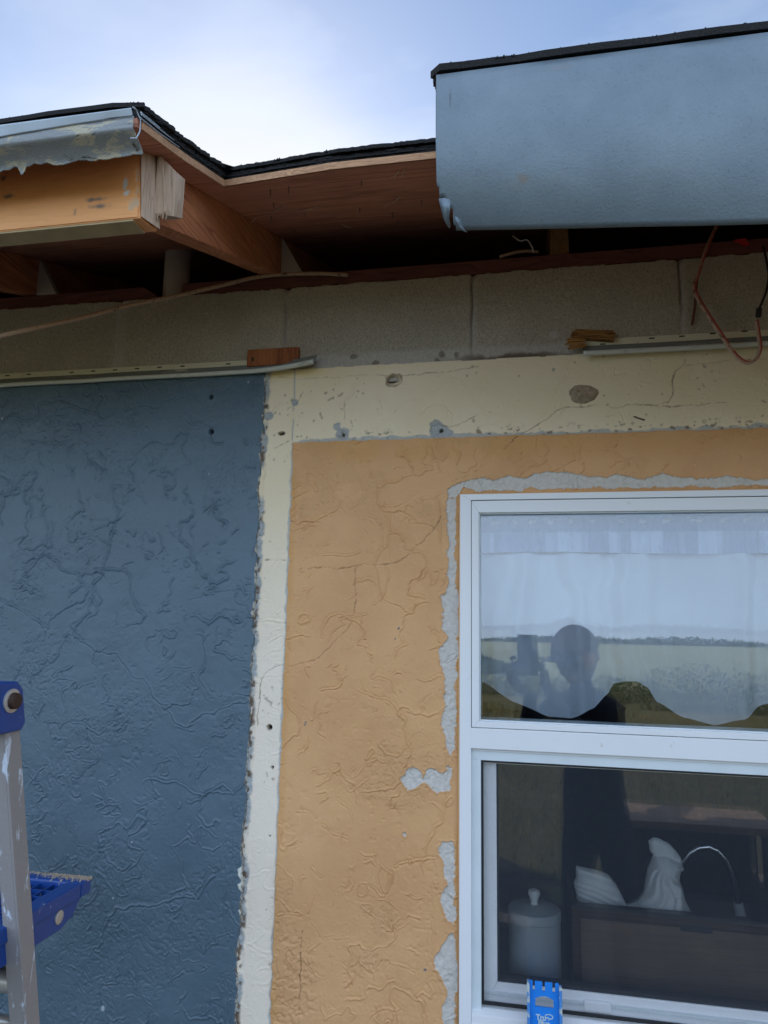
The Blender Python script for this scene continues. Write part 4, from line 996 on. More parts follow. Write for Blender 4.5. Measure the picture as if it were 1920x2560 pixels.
b = MB(); ring(b, WX0, WX1, WZ0, WZ1, IX0+.0004, IX1-.0004, -.690, .2425, -.0240, .075); W(b, 'window_frame', M['vinyl'], bevel=.0009)
# dark hairline between frame and sash, then the fixed upper sash
b = MB(); ring(b, IX0+.0003, IX1-.0003, -.225, .2425, IX0+.003, IX1-.003, -.220, .2395, -.0205, .02); W(b, 'seam', M['gasket'])
b = MB(); ring(b, IX0+.0014, IX1-.0014, -.187, .2412, -.0858, .7558, -.1755, .2175, -.0226, .045); W(b, 'upper_sash', M['vinyl'], bevel=.0009)
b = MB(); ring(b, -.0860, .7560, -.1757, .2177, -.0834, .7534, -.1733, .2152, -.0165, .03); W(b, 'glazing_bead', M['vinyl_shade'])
b = MB(); b.box(IX0-.0006, IX1+.0006, -.0234, .035, -.225, -.1880); W(b, 'meeting_rail', M['vinyl'], bevel=.0012)
def pane(name, x0, x1, z0, z1, y, mat, tilt=(0, 0)):
    cx_, cz_ = (x0+x1)/2, (z0+z1)/2
    b = MB(); b.add([(x, y+math.tan(tilt[0])*(z-cz_)+math.tan(tilt[1])*(x-cx_), z) for x, z in ((x0, z0), (x1, z0), (x1, z1), (x0, z1))], [(0, 1, 2, 3)])
    return W(b, name, mat)
rd = math.radians
pane('glass_pane', -.0845, .7545, -.175, .217, -.010, M['glass'], (rd(.85), 0))
pane('glass_pane', -.0845, .7545, -.175, .217, .006, M['glass2'], (rd(.40), rd(.45)))
# lower: track, screen, sash
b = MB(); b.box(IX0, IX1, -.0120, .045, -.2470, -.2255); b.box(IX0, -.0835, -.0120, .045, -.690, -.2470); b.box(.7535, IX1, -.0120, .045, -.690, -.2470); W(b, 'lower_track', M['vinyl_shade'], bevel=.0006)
b = MB(); b.box(IX0+.001, IX1-.001, -.0150, -.0122, -.2300, -.2262); W(b, 'track_lip', M['vinyl'])
b = MB()
ring(b, -.0830, .7530, -.6640, -.2475, -.0790, .7490, -.6600, -.2510, -.0085, -.0020); W(b, 'screen_spline', M['gasket'])
b = MB(); b.add([(-.0808, -.0045, -.6620), (.7508, -.0045, -.6620), (.7508, -.0045, -.2495), (-.0808, -.0045, -.2495)], [(0, 1, 2, 3)]); W(b, 'insect_screen', M['screen'])
b = MB(); b.tube([(-.079, -.0048, -.252), (.749, -.0048, -.2515)], .0006, 6); b.tube([(-.0795, -.0048, -.252), (-.0792, -.0048, -.66)], .0006, 6); W(b, 'screen_cord', M['jwhite'])
b = MB(); ring(b, -.0815, .7515, -.6700, -.2485, -.0560, .7260, -.6320, -.2440, .0060, .040); W(b, 'lower_sash', M['vinyl'], bevel=.0015)
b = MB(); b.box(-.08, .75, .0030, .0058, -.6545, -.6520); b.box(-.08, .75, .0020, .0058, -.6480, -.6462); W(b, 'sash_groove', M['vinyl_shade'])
b = MB(); ring(b, -.0564, .7264, -.6326, -.2440, -.0530, .7230, -.6270, -.2480, .0100, .034); W(b, 'sash_gasket', M['gasket'])
b = MB(); b.box(.093, .139, .0000, .0060, -.6600, -.6420); W(b, 'latch', M['vinyl'], bevel=.003)
pane('glass_pane', -.0545, .7245, -.631, -.2485, .016, M['glass_low'], (rd(.45), 0))
pane('glass_pane', -.0545, .7245, -.631, -.2485, .030, M['glass2_low'], (rd(.3), rd(.2)))
b = MB(); b.prism([(IX0+.0006, -.0225, -.691), (IX0+.0006, .045, -.691), (IX0+.0006, .045, -.668), (IX0+.0006, -.0080, -.6690), (IX0+.0006, -.0225, -.676)], [(IX1-.0006, -.0225, -.691), (IX1-.0006, .045, -.691), (IX1-.0006, .045, -.668), (IX1-.0006, -.0080, -.6690), (IX1-.0006, -.0225, -.676)]); W(b, 'sill', M['vinyl'], bevel=.001)
# caulk smears at the outer edge of the frame
b = MB(); b.tube([(WX0-.0005, -.0205, WZ0), (WX0-.0008, -.0208, -.3), (WX0-.0002, -.0205, WZ1+.0004), (.2, -.0205, WZ1+.0008), (WX1, -.0205, WZ1+.0004)], .0022, 8); W(b, 'paint_bead', M['orange'], smooth=2)

# ------------------------------------------------------------------ behind the glass
def drape(x0, x1, ztop, zfun, y, amp, freq, seed, nz=40, nx=420):
    rows = []
    for j in range(nz+1):
        r = []
        for i in range(nx+1):
            x = x0+(x1-x0)*i/nx; t = j/nz; zb = zfun(x); z = ztop*(1-t)+zb*t
            a = np.array([x]); ph = 2*math.pi*freq*x+3.0*float(vn(a, a*0, 7, seed)[0])+.8*float(vn(a, a*0+t*.3, 16, seed+1)[0])
            am = amp*(.55+.45*float(vn(a, a*0+5, 8, seed+2)[0]))
            r.append((x, y+am*math.sin(ph)*(1-.25*t)+amp*.25*math.sin(2.3*ph+1), z))
        rows.append(r)
    b = MB(); b.surf(rows); return b
SC = [(-.30, -.14), (-.092, -.112), (-.02, -.150), (.045, -.1765), (.085, -.178), (.13, -.156), (.158, -.128), (.172, -.108), (.190, -.102), (.214, -.102), (.232, -.112), (.25, -.140), (.30, -.168), (.352, -.1785), (.40, -.165), (.444, -.138), (.50, -.108), (.55, -.102), (.60, -.14), (.68, -.178), (.76, -.13), (.9, -.10)]
def scal(x):
    for (a, za), (c, zc) in zip(SC[:-1], SC[1:]):
        if a <= x <= c:
            t = (x-a)/(c-a); t = t*t*(3-2*t)*.5+t*.5; return za+(zc-za)*t
    return -.13
cur = empty('curtain', (.33, .08, .21), 'white scalloped cafe curtain hanging behind the upper window pane', 'curtain')
drape(-.155, .82, .148, scal, .094, .0190, 8.0, 201).build('curtain_cloth', M['curtain'], cur, smooth=2)
b = MB(); rr = [[(x, .0735+.0*x, scal(x)+d) for x in [(-.155+.975*i/300) for i in range(301)]] for d in (.0005, .006)]
drape(-.155, .82, .228, lambda x: .149+.0025*math.sin(11*x+1), .080, .0075, 22, 204, 14, 640).build('gathered_header', M['header'], cur, smooth=2)
b = MB(); b.tube([(-.16, .088, .214), (.82, .088, .214)], .006, 12); b.build('curtain_rod', M['vinyl'], cur, smooth=True)

# canister
v = P((1338, 2452), .125); cxn = (v.x, .135, -.700)
R0 = .0500
can = empty('canister', cxn, 'grey lidded canister standing inside the lower window', 'canister')
top = P((1338, 2312), .10).z
H_ = top+.700
b = MB(); b.lathe(cxn, [(R0*.96, 0), (R0, .004), (R0, H_-.004), (R0*.985, H_)], 64); b.build('body', M['canister'], can, smooth=True)
lid = MB(); lid.lathe((cxn[0], cxn[1], cxn[2]+H_+.0008), [(R0*1.0, 0), (R0*1.03, .001), (R0*1.03, .014), (R0*.98, .0175), (R0*.55, .022), (R0*.2, .0245), (.002, .025)], 64)
ld = lid.build('lid', M['canister'], can, smooth=True)
b = MB(); b.lathe((cxn[0], cxn[1], cxn[2]+H_+.024), [(.008, 0), (.0062, .006), (.0088, .013), (.0118, .020), (.0105, .026), (.004, .029)], 28)
k_ = b.build('knob', M['ceramic'], None, smooth=True); k_.parent = ld; k_.matrix_parent_inverse = Matrix()

# low dark box
tr = empty('wooden_box', (.26, .16, -.700), 'dark brown wooden box in front of the white rooster', 'box')
zt = P((1434, 2262), .10).z
xl = P((1432, 2400), .10).x
b = MB(); b.box(xl, .62, .100, .108, -.6995, zt-.022); b.build('front_panel', M['tray'], tr, bevel=.001)
b = MB(); b.box(xl, .62, .096, .112, zt-.0218, zt-.004); b.box(xl, xl+.016, .097, .1115, -.6995, zt-.0222); b.build('front_rail', wood('dark_rail_wood', (.12, .062, .035), (.06, .035, .022), 'x', 14, rough=.45), tr, bevel=.0015)
b = MB(); b.box(xl-.003, .623, .094, .1135, zt-.0036, zt+.0016); b.build('rim', M['counter'], tr)
for xx in (xl, .612):
    b = MB(); b.box(xx, xx+.008, .1125, .298, -.6995, zt-.004); b.build('side_panel', M['tray'], tr)
b = MB(); vv = P((1740, 2322), .096); b.box(vv.x-.028, vv.x+.028, .0945, .0965, vv.z-.006, vv.z+.006); b.build('label_slot', M['counter'], tr)
v = P((1910, 2505), .09); b = MB()
for k in range(5): b.box(v.x, v.x+.05, .085-.001*k, .11, v.z-.018+.0078*k, v.z-.018+.0078*k+.0062)
# dish
tag(b.build('ribbed_dish', M['canister'], None), 'grey ribbed dish at the right edge, in front of the dark box', 'dish') if False else None

# ceramic rooster : outlines inflated into solids
def inflate(name, outline, y, depth, mat, parent, groove, sp=.0016, zadd=0):
    xs0 = [p[0] for p in outline]; zs0 = [p[1] for p in outline]
    xs = np.arange(min(xs0)-.004, max(xs0)+.004, sp); zs = np.arange(min(zs0)-.004, max(zs0)+.004, sp)
    X, Z = np.meshgrid(xs, zs, indexing='ij'); d = -sdf(X, Z, outline)
    keep = d > -sp*.8; dc = np.clip(d, 0, None); T = depth*np.sqrt(np.clip(1-(1-np.clip(dc/(depth*1.15), 0, 1))**2, 0, 1))
    T = T+groove(X, Z)*np.clip(dc/.004, 0, 1)
    idx = -np.ones(X.shape, int); b = MB(); kk = np.argwhere(keep)
    for n_, (i, j) in enumerate(kk): idx[i, j] = n_
    nv = len(kk)
    b.v = [(X[i, j], y-T[i, j], Z[i, j]) for i, j in kk]+[(X[i, j], y+T[i, j]+.0002, Z[i, j]) for i, j in kk]
    for i in range(X.shape[0]-1):
        for j in range(X.shape[1]-1):
            a, c, e, f = idx[i, j], idx[i+1, j], idx[i+1, j+1], idx[i, j+1]
            if min(a, c, e, f) >= 0: b.f.append((a, c, e, f)); b.f.append((a+nv, f+nv, e+nv, c+nv))
    return b.build(name, mat, parent, smooth=2)
CR = lambda p: crop(1100, 1840, .4943, p)
ry = .158
ro = empty('rooster_figurine', (.24, ry, -.62), 'white ceramic rooster facing right behind the dark box', 'figurine')
tail = xz(CR([(690,655),(720,665),(790,678),(850,700),(890,750),(915,800),(940,850),(1000,900),(1000,980),(760,980),(700,880),(690,800),(678,745),(690,710)]), ry)
def gtail(X, Z):
    c = xz(CR([(690,1060)]), ry)[0]; r = np.hypot((X-c[0])*.9, Z-c[1]); return .0026*np.sin(r*2*math.pi/.0095+1.2*np.sin((X-c[0])*40))
inflate('tail', tail, ry, .022, M['ceramic'], ro, gtail)
neck = xz(CR([(1080,600),(1150,600),(1215,640),(1225,660),(1215,690),(1210,730),(1228,780),(1240,830),(1275,900),(1300,1000),(1290,1060),(900,1060),(880,900),(950,850),(1000,830),(1030,790),(1040,730),(1050,670)]), ry)
def gneck(X, Z):
    c = xz(CR([(1130,640)]), ry)[0]; th = np.arctan2(X-c[0], c[1]-Z+.01); r = np.hypot(X-c[0], Z-c[1])
    return .0024*np.sin(th*24+2*np.sin(r*90))*sst(.012, .03, r)
bd = inflate('body', neck, ry, .040, M['ceramic'], ro, gneck)
comb = xz(CR([(1055,530),(1075,516),(1110,520),(1160,545),(1195,585),(1220,620),(1222,645),(1190,635),(1130,612),(1085,612),(1062,580)]), ry)
inflate('comb', comb, ry, .010, M['ceramic'], ro, lambda X, Z: .0006*np.sin(X*500))
beak = xz(CR([(1195,645),(1215,650),(1232,668),(1228,682),(1205,684),(1192,670)]), ry)
inflate('beak', beak, ry-.002, .007, M['ceramic'], ro, lambda X, Z: X*0, sp=.001)
wat = xz(CR([(1150,730),(1180,725),(1205,740),(1212,770),(1200,795),(1175,790),(1155,765)]), ry)
inflate('wattle', wat, ry-.030, .007, M['ceramic'], ro, lambda X, Z: .0005*np.sin(Z*700), sp=.001)
v = P(CR([(1152, 668)])[0], ry); b = MB(); b.tube([v+Vector((math.cos(t)*.0075, -.0325, math.sin(t)*.006)) for t in [i*math.pi/8 for i in range(17)]], .0013, 6); b.tube([v+Vector((0, -.033, 0)), v+Vector((0, -.0355, 0))], [.004, .002], 10)
b.build('eye_ring', M['ceramic'], ro, smooth=True)
# faucet
fy = .42
pts = [P(CR([c])[0], fy) for c in [(1190,1000),(1195,800),(1205,700),(1225,640),(1262,592),(1310,565),(1360,560),(1405,580),(1445,625),(1475,690),(1497,770),(1510,850)]]
pts = [Vector((pts[0].x, fy, -.700))]+pts
fa = empty('faucet', (pts[0].x, fy, -.700), 'gooseneck kitchen tap curving behind the rooster', 'tap')
b = MB(); b.tube(pts, .0075, 14); b.build('spout', M['steel'], fa, smooth=True)
b = MB(); b.tube([P(CR([(1508, 845)])[0], fy), P(CR([(1525, 930)])[0], fy)], [.010, .0115], 16); b.build('spray_head', M['ceramic'], fa, smooth=True)
b = MB(); b.lathe((pts[0].x, fy, -.6998), [(.026, 0), (.026, .006), (.016, .012), (.014, .05), (.009, .055)], 24); b.build('base', M['steel'], fa, smooth=True)

# ------------------------------------------------------------------ stepladder
LX = -.652
lad = empty('stepladder', (-.87, -.45, GZ), 'paint spattered stepladder with blue plastic platform and grey rails at the left edge', 'ladder')
def LB(z, y0=-.545, z0=-.15, s=-.246): return y0+(z-z0)*s      # rear rail: y rises toward the wall as z falls
def rail(x1, zt_, zb, yt, yb, wy, wx, side):
    """C-section rail, web on the x1 face"""
    b = MB(); s = -1 if side > 0 else 1; t = .0035
    def q(x, dy, z): 
        f = (z-zb)/(zt_-zb); return (x, yb+(yt-yb)*f+dy, z)
    xa, xb_ = x1, x1+s*wx
    for (xo, xi, d0, d1) in ((xa, xa+s*t, 0, wy), (xa+s*t, xb_, 0, t), (xa+s*t, xb_, wy-t, wy)):
        X0, X1 = min(xo, xi), max(xo, xi)
        b.prism([q(X0, d0, zb), q(X1, d0, zb), q(X1, d1, zb), q(X0, d1, zb)], [q(X0, d0, zt_), q(X1, d0, zt_), q(X1, d1, zt_), q(X0, d1, zt_)])
    return b.build('rail', M['laddergrey'], lad, bevel=.0008)
yt = PX((16, 1831), LX).y; yb = PX((66, 2555), LX).y; zt_ = PX((16, 1831), LX).z; zb = PX((66, 2555), LX).z
sl_ = (yb-yt)/(zb-zt_); ytop = yt+sl_*(-.10-zt_); ybot = yt+sl_*(GZ+.012-zt_)
WY = PX((75, 2181), LX).y-PX((41, 2181), LX).y
LXL = LX-.42
rail(LX, -.11, GZ+.012, ytop, ybot, WY, .024, 1); rail(LXL, -.11, GZ+.012, ytop, ybot, WY, .024, -1)
# climbing rails lean the other way
rail(LX+.0, -.405, GZ+.012, -.66, -1.02, .06, .026, 1).hide_render = False
rail(LXL, -.405, GZ+.012, -.66, -1.02, .06, .026, -1)
# blue caps round the head of the rails
for nm, x1 in (('head_bracket', LX), ('head_bracket', LXL-.0)):
    pp = [PX(c, LX+.006) for c in ((-26, 1708), (48, 1703), (60, 1722), (66, 1806), (56, 1826), (0, 1838), (-24, 1842))] if x1 == LX else None
    if x1 == LX: ref = pp
    dx = 0 if x1 == LX else LXL-LX-.012
    b = MB(); b.prism([Vector((LX+.006+dx, p.y, p.z)) for p in ref], [Vector((LX-.034+dx, p.y, p.z)) for p in ref])
    hb = b.build(nm, M['ladderblue'], lad, bevel=.004, seg=3)
    c = PX((28, 1752), LX+.006); s_ = 1 if x1 == LX else 1
    b = MB(); b.tube([c+Vector((dx-.001, 0, 0)), c+Vector((dx+.0025, 0, 0))], [.0165, .0155], 28); b.build('washer', M['tan'] if 0 else M['bolt'], hb) if False else None
    b2 = MB(); b2.tube([c+Vector((dx-.001, 0, 0)), c+Vector((dx+.0022, 0, 0)), c+Vector((dx+.003, 0, 0))], [.0150, .0150, .0135], 28)
    o = b2.build('washer', M['railmetal'], None, smooth=True); o.parent = hb; o.matrix_parent_inverse = Matrix()
    b2 = MB(); b2.tube([c+Vector((dx+.003, 0, 0)), c+Vector((dx+.0085, 0, 0)), c+Vector((dx+.0105, 0, 0))], [.0105, .0100, .007], 24)
    o = b2.build('bolt_head', M['bolt'], None, smooth=True); o.parent = hb; o.matrix_parent_inverse = Matrix()
# platform
zp = -.400
c_r = PX((226, 2197), -.672)
px1, py1 = -.670, -.322; px0 = LXL-.004; py0 = -.640
b = MB()     # frame lip, hollow in the middle, with a chamfered skirt below
def rect(b, x0, x1, y0, y1, z0, z1): b.box(x0, x1, y0, y1, z0, z1)
lipw = .026
rect(b, px0, px1, py0, py0+lipw, zp-.022, zp); rect(b, px0, px1, py1-lipw, py1, zp-.022, zp); rect(b, px1-lipw, px1, py0+lipw+.0003, py1-lipw-.0003, zp-.022, zp); rect(b, px0, px0+lipw, py0+lipw+.0003, py1-lipw-.0003, zp-.022, zp)
plat = b.build('platform', M['ladderblue'], lad, bevel=.0035, seg=2)
b = MB()
ys = [py0+.012, py1-.030, py1-.052, py0+.012]
b.prism([(px1-.004, py0+.004, zp-.0225), (px1-.004, py1-.018, zp-.0225), (px1-.004, py1-.034, zp-.040), (px1-.004, py1-.062, zp-.052), (px1-.004, py0+.004, zp-.052)],
        [(px1-.010, py0+.004, zp-.0225), (px1-.010, py1-.018, zp-.0225), (px1-.010, py1-.034, zp-.040), (px1-.010, py1-.062, zp-.052), (px1-.010, py0+.004, zp-.052)])
def plchild(b, name, mat, **k):
    o = b.build(name, mat, None, **k); o.parent = plat; o.matrix_parent_inverse = Matrix(); return o
plchild(b, 'skirt', M['ladderblue'], bevel=.002)
b = MB(); b.box(px0+.004, px1-.012, py1-.030, py1-.024, zp-.050, zp-.0225); plchild(b, 'skirt', M['ladderblue'])
b = MB(); b.box(px0+.02, px1-.012, py0+.010, py0+.016, zp-.050, zp-.0225); plchild(b, 'skirt', M['ladderblue'])
c = PX((147, 2293), px1-.0035); b = MB(); b.tube([c+Vector((-.002, 0, 0)), c+Vector((.0015, 0, 0)), c+Vector((.003, 0, 0))], [.0095, .0095, .006], 20); plchild(b, 'rivet', M['railmetal'], smooth=True)
b = MB(); b.box(px0+lipw, px1-lipw, py0+lipw, py1-lipw, zp-.0225, zp-.0165); plchild(b, 'tread_floor', M['gritty'])
b = MB(); nx_ = 16
for i in range(nx_+1):
    x = px0+lipw+(px1-px0-2*lipw)*i/nx_; b.box(x-.0012, x+.0012, py0+lipw, py1-lipw, zp-.0160, zp-.0060)
for i in range(12):
    y = py0+lipw+(py1-py0-2*lipw)*i/11; b.box(px0+lipw, px1-lipw, y-.0011, y+.0011, zp-.0161, zp-.0062)
plchild(b, 'tread_grid', M['ladderblue'])
# grit lying on the rim corner
rnd = random.Random(8); b = MB()
for k in range(900):
    x = px1-abs(rnd.gauss(0, .035)); y = py1-abs(rnd.gauss(0, .009))
    if rnd.random() < .45: x = px1-rnd.random()**1.5*.40; y = py1-rnd.random()*.010
    if x < px0 or y < py1-lipw: continue
    r = .0008+rnd.random()*.0016; z = zp+.0002
    b.add([(x-r, y-r, z-r), (x+r, y-r*.6, z-r), (x, y+r, z-r), (x, y, z+r*.8)], [(0, 1, 2), (0, 3, 1), (1, 3, 2), (2, 3, 0)])
o = plchild(b, 'grit', M['nest']); o['kind'] = 'stuff'
b = MB()
for k in range(500):
    x = px0+lipw+rnd.random()*(px1-px0-2*lipw); y = py0+lipw+rnd.random()*(py1-py0-2*lipw); z = zp-.0162+rnd.random()*.008; r = .0012+rnd.random()*.003
    b.add([(x-r, y-r, z-r), (x+r, y-r*.6, z-r), (x, y+r, z-r), (x, y, z+r*.8)], [(0, 1, 2), (0, 3, 1), (1, 3, 2), (2, 3, 0)])
o = plchild(b, 'grit', M['gritty']); o['kind'] = 'stuff'
# spreaders and rungs
z1 = PX((40, 2469), LX-.012).z; yc = PX((40, 2469), LX-.012).y
b = MB(); b.tube([(LXL+.012, yc+.015, z1), (LX-.010, yc+.015, z1)], .0150, 18); b.build('spreader', M['railmetal'], lad, smooth=True)
a = PX((-10, 2496), LX-.02); c = PX((95, 2584), LX-.02)
b = MB(); b.tube([(LXL+.05, a.y+.01, z1-.02), (LX-.10, a.y+.01, z1-.035), (LX-.026, PX((62, 2556), LX-.026).y, PX((62, 2556), LX-.026).z)], .0095, 14, sx=.7); b.build('brace', M['railmetal'], lad, smooth=True)
for zz in (-.72, -1.02, -1.34):
    f = (zz+.405)/(GZ+.012+.405); yy = -.66-.36*f
    b = MB(); b.box(LXL+.0045, LX-.0045, yy+.004, yy+.072, zz-.012, zz+.012); b.build('step', M['railmetal'], lad, bevel=.003)
for zz in (-1.0, -1.45):
    yy = yt+sl_*(zz-zt_)+.02; b = MB(); b.tube([(LXL+.004, yy, zz), (LX-.004, yy, zz)], .011, 12); b.build('spreader', M['railmetal'], lad, smooth=True)
for xx in (LX-.012, LXL+.012):
    for yy in (ybot+.02, -1.02+.03):
        b = MB(); b.box(xx-.018, xx+.018, yy-.036, yy+.036, GZ+.0005, GZ+.03); b.build('rubber_foot', M['gasket'], lad, bevel=.004)

# ------------------------------------------------------------------ blue tool leaning on the sill
ty = -.045
A = P((1317, 2449), ty); B = P((1404, 2459), ty)
tw = B.x-A.x; tz = (A.z+B.z)/2
tool = empty('corner_tool', (A.x+tw/2, ty, -.74), 'bright blue plastic scraping tool with notched end, leaning against the window screen', 'tool')
def tp(u, h, dy=0): return Vector((A.x+tw*u, ty-.0015*h/.02*.6+dy, tz-h))      # u across, h down
b = MB()
# face plate outline with three slots and the hole: built from strips
sl3 = [(.17, .23), (.445, .52), (.735, .81)]
dep = .0150
xs3 = [.08]+[q for s in sl3 for q in s]+[.92]
for i in range(0, len(xs3), 2):
    b.prism([tp(xs3[i], .001 if i else .0005), tp(xs3[i+1], .001), tp(xs3[i+1], dep), tp(xs3[i], dep)], [tp(xs3[i], .001 if i else .0005, .003), tp(xs3[i+1], .001, .003), tp(xs3[i+1], dep, .003), tp(xs3[i], dep, .003)])
hole_t, hole_b = .0225, .0395
arc = [(.24+.52*i/12, hole_t+.0045*(1-math.sin(math.pi*i/12))) for i in range(13)]
def strip(poly): b.prism([tp(u, h) for u, h in poly], [tp(u, h, .003) for u, h in poly])
strip([(.08, dep+.00005), (.92, dep+.00005), (.92, hole_t-.0002), (.08, hole_t-.0002)])
for (u0, h0), (u1, h1) in zip(arc[:-1], arc[1:]): strip([(u0, hole_t-.00015), (u1, hole_t-.00015), (u1, h1), (u0, h0)])
strip([(.08, hole_t-.00015), (.24, hole_t-.00015), (.24, hole_b), (.08, hole_b)]); strip([(.76, hole_t-.00015), (.92, hole_t-.00015), (.92, hole_b), (.76, hole_b)])
strip([(.08, hole_b+.00005), (.92, hole_b+.00005), (.92, .145), (.08, .145)])
b.build('blade', M['toolblue'], tool)
for u0, u1, dd in ((0, .08, -.010), (.92, 1.0, -.010)):
    b = MB(); hh = .0 if u0 == 0 else .0035
    b.prism([tp(u0, hh, dd), tp(u1, hh, dd), tp(u1, .145, dd), tp(u0, .145, dd)], [tp(u0, hh, .003), tp(u1, hh, .003), tp(u1, .145, .003), tp(u0, .145, .003)]); b.build('side_rib', M['toolpale'], tool, bevel=.0012)
def word(txt, size, pos, mat, parent, name, bold=0.0, sx=1.0):
    cu = bpy.data.curves.new(name, 'FONT'); cu.body = txt; cu.size = size; cu.extrude = .0003; cu.offset = bold; cu.align_x = 'CENTER'; cu.space_character = .92
    o = bpy.data.objects.new(name, cu); COL.objects.link(o); dg = bpy.context.evaluated_depsgraph_get()
    me = bpy.data.meshes.new_from_object(o.evaluated_get(dg)); bpy.data.objects.remove(o)
    me.transform(Matrix.Translation(pos) @ Matrix.Rotation(math.pi/2, 4, 'X') @ Matrix.Diagonal((sx, 1, 1, 1)))
    return link(name, me, mat, parent)
word('True', .0120, tp(.44, .0590, -.0006), M['print'], tool, 'lettering', .0004, 1.0)
word('Blue', .0120, tp(.48, .0670, -.0006), M['print'], tool, 'lettering', .0004, 1.0)
# the open loop flourish after the e
c = tp(.64, .0535, -.0006); b = MB(); b.tube([c+Vector((math.cos(t)*.0065-.001, 0, math.sin(t)*.0036+.0006)) for t in [math.pi*(-.9+1.75*i/12)+1.2 for i in range(13)]], .0009, 5); b.build('lettering', M['print'], tool)

# ------------------------------------------------------------------ ground, field and what the panes mirror
def groundmat():
    m, nt, b = newmat('dry_grass_ground')
    g = noise(nt, .22, 6, .6, .3); h_ = noise(nt, 2.6, 6, .7); f = noise(nt, 28, 6, .7)
    c = ramp(nt, g, (.35, (.24, .20, .10)), (.5, (.14, .16, .06)), (.68, (.30, .25, .14)))
    c = mix(nt, ramp(nt, h_, (.4, 0), (.7, .6)), c, (.36, .27, .17))
    c = mix(nt, ramp(nt, f, (.35, 0), (.7, .55)), c, (.09, .095, .035))
    tc = nn(nt, 'ShaderNodeTexCoord'); sp = nn(nt, 'ShaderNodeSeparateXYZ'); nt.links.new(tc.outputs['Object'], sp.inputs[0])
    mr = nn(nt, 'ShaderNodeMapRange'); mr.inputs[1].default_value = -34; mr.inputs[2].default_value = -60; nt.links.new(sp.outputs[1], mr.inputs[0])
    fld = ramp(nt, noise(nt, .02, 5, .6, 0, (.4, 1.6, 1)), (.3, (.34, .37, .20)), (.5, (.44, .44, .26)), (.7, (.27, .33, .15)))
    c = mix(nt, mr.outputs[0], c, fld)
    nt.links.new(c, b.inputs['Base Color']); b.inputs['Roughness'].default_value = .95; bump(nt, b, f, .03)
    return m
gm = groundmat()
rr = [0, 1, 2, 3, 4, 5, 6, 8, 10, 13, 17, 22, 30, 45, 70, 110, 180, 300, 480, 700, 1100, 1800, 2600]
b = MB(); na = 72
for r in rr:
    for k in range(na):
        th = 2*math.pi*k/na; x = r*math.cos(th); y = r*math.sin(th)
        hz = .05*math.sin(x*.5)*math.cos(y*.37) if r > 6 else 0
        if r > 30 and y < 0: hz += -1.2*min(1, (r-30)/30)+7.3*max(0, min(1, (r-70)/420))**1.2+max(0, (r-480))*.004
        b.v.append((x, y, GZ+hz))
for i in range(len(rr)-1):
    for k in range(na):
        if i == 0: b.f.append((k, na+k, na+(k+1) % na)) if True else None
        else: b.f.append((i*na+k, (i+1)*na+k, (i+1)*na+(k+1) % na, i*na+(k+1) % na))
g_ = b.build('ground', gm, None, smooth=2); g_['kind'] = 'structure'
for p_ in g_.data.polygons:
    if p_.normal.z < 0: p_.flip()
b = MB()  # dark sheet added where the house shadow falls, darkens the lower pane
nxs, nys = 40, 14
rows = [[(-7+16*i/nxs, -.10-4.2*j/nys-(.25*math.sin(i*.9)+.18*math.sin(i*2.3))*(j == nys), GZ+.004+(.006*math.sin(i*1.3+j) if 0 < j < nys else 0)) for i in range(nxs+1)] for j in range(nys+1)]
b.surf(rows); shade_o = b.build('shade_strip', simple('dark_shade_strip', (.045, .038, .032), .95, var=.35, vs=6, bmp=.01, bs=40), None, smooth=2); shade_o['kind'] = 'structure'
for p_ in shade_o.data.polygons:
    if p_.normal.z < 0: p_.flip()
leafm = simple('leaf_green', (.040, .066, .020), .75, var=.45, vs=3.5)
treem = simple('far_tree_green', (.035, .060, .045), .9, var=.35, vs=.08)
bladem = simple('dry_grass_blade', (.17, .15, .055), .8, var=.5, vs=2.5)
def leaves(b, c, R, n, s, rnd, flat=1.0):
    for k in range(n):
        while 1:
            p = Vector((rnd.uniform(-1, 1), rnd.uniform(-1, 1), rnd.uniform(-1, 1)))
            if p.length < 1 and p.length > .35: break
        p = Vector((p.x*R[0], p.y*R[1], p.z*R[2]*flat))+Vector(c); a = Vector((rnd.gauss(0, 1), rnd.gauss(0, 1), rnd.gauss(0, 1))).normalized()
        t = a.cross(Vector((.3, .5, 1))).normalized()*s*rnd.uniform(.6, 1.3); a = a*s*rnd.uniform(.6, 1.3)
        b.add([p-a, p+t*.5, p+a, p-t*.5], [(0, 1, 2, 3)])
rnd = random.Random(21)
b = MB()
for k in range(46):
    x = -12+k*.95+rnd.uniform(-.3, .3); y = -24+rnd.uniform(-1.2, 1.2)-(2.5 if x < 1 else 0)+(2.0 if 4 < x < 9 else 0)
    H = rnd.uniform(.55, 1.05)*(1.45 if x > 4 else 1.0)
    leaves(b, (x, y, GZ+H*.50), (1.0, .8, H*.8), 1100, .045, rnd)
for k in range(26):
    x = -17+k*.62+rnd.uniform(-.3, .3); H = 2.6*math.exp(-((x+10)/5.5)**2)+.6
    leaves(b, (x, -80, GZ-1+H*.5), (1.3, 1.2, H*.7), 200, .22, rnd)
tag(b.build('shrubs', leafm, None), 'low green shrubs along the field edge, mirrored in the upper pane', 'shrubs', kind='stuff')
b = MB()
for k in range(420):
    x = -420+k*2.3+rnd.uniform(-1, 1); y = -520+14*math.sin(x*.01); H = 3.6+1.3*math.sin(x*.021)+.9*math.sin(x*.07)+rnd.uniform(-.7, .7)
    leaves(b, (x, y, GZ+6.1+H*.30), (4.2, 3, H*.8), 70, 1.3, rnd)
tag(b.build('tree_line', treem, None), 'far tree line across the field, mirrored in the upper pane', 'woodland', kind='stuff')
b = MB()
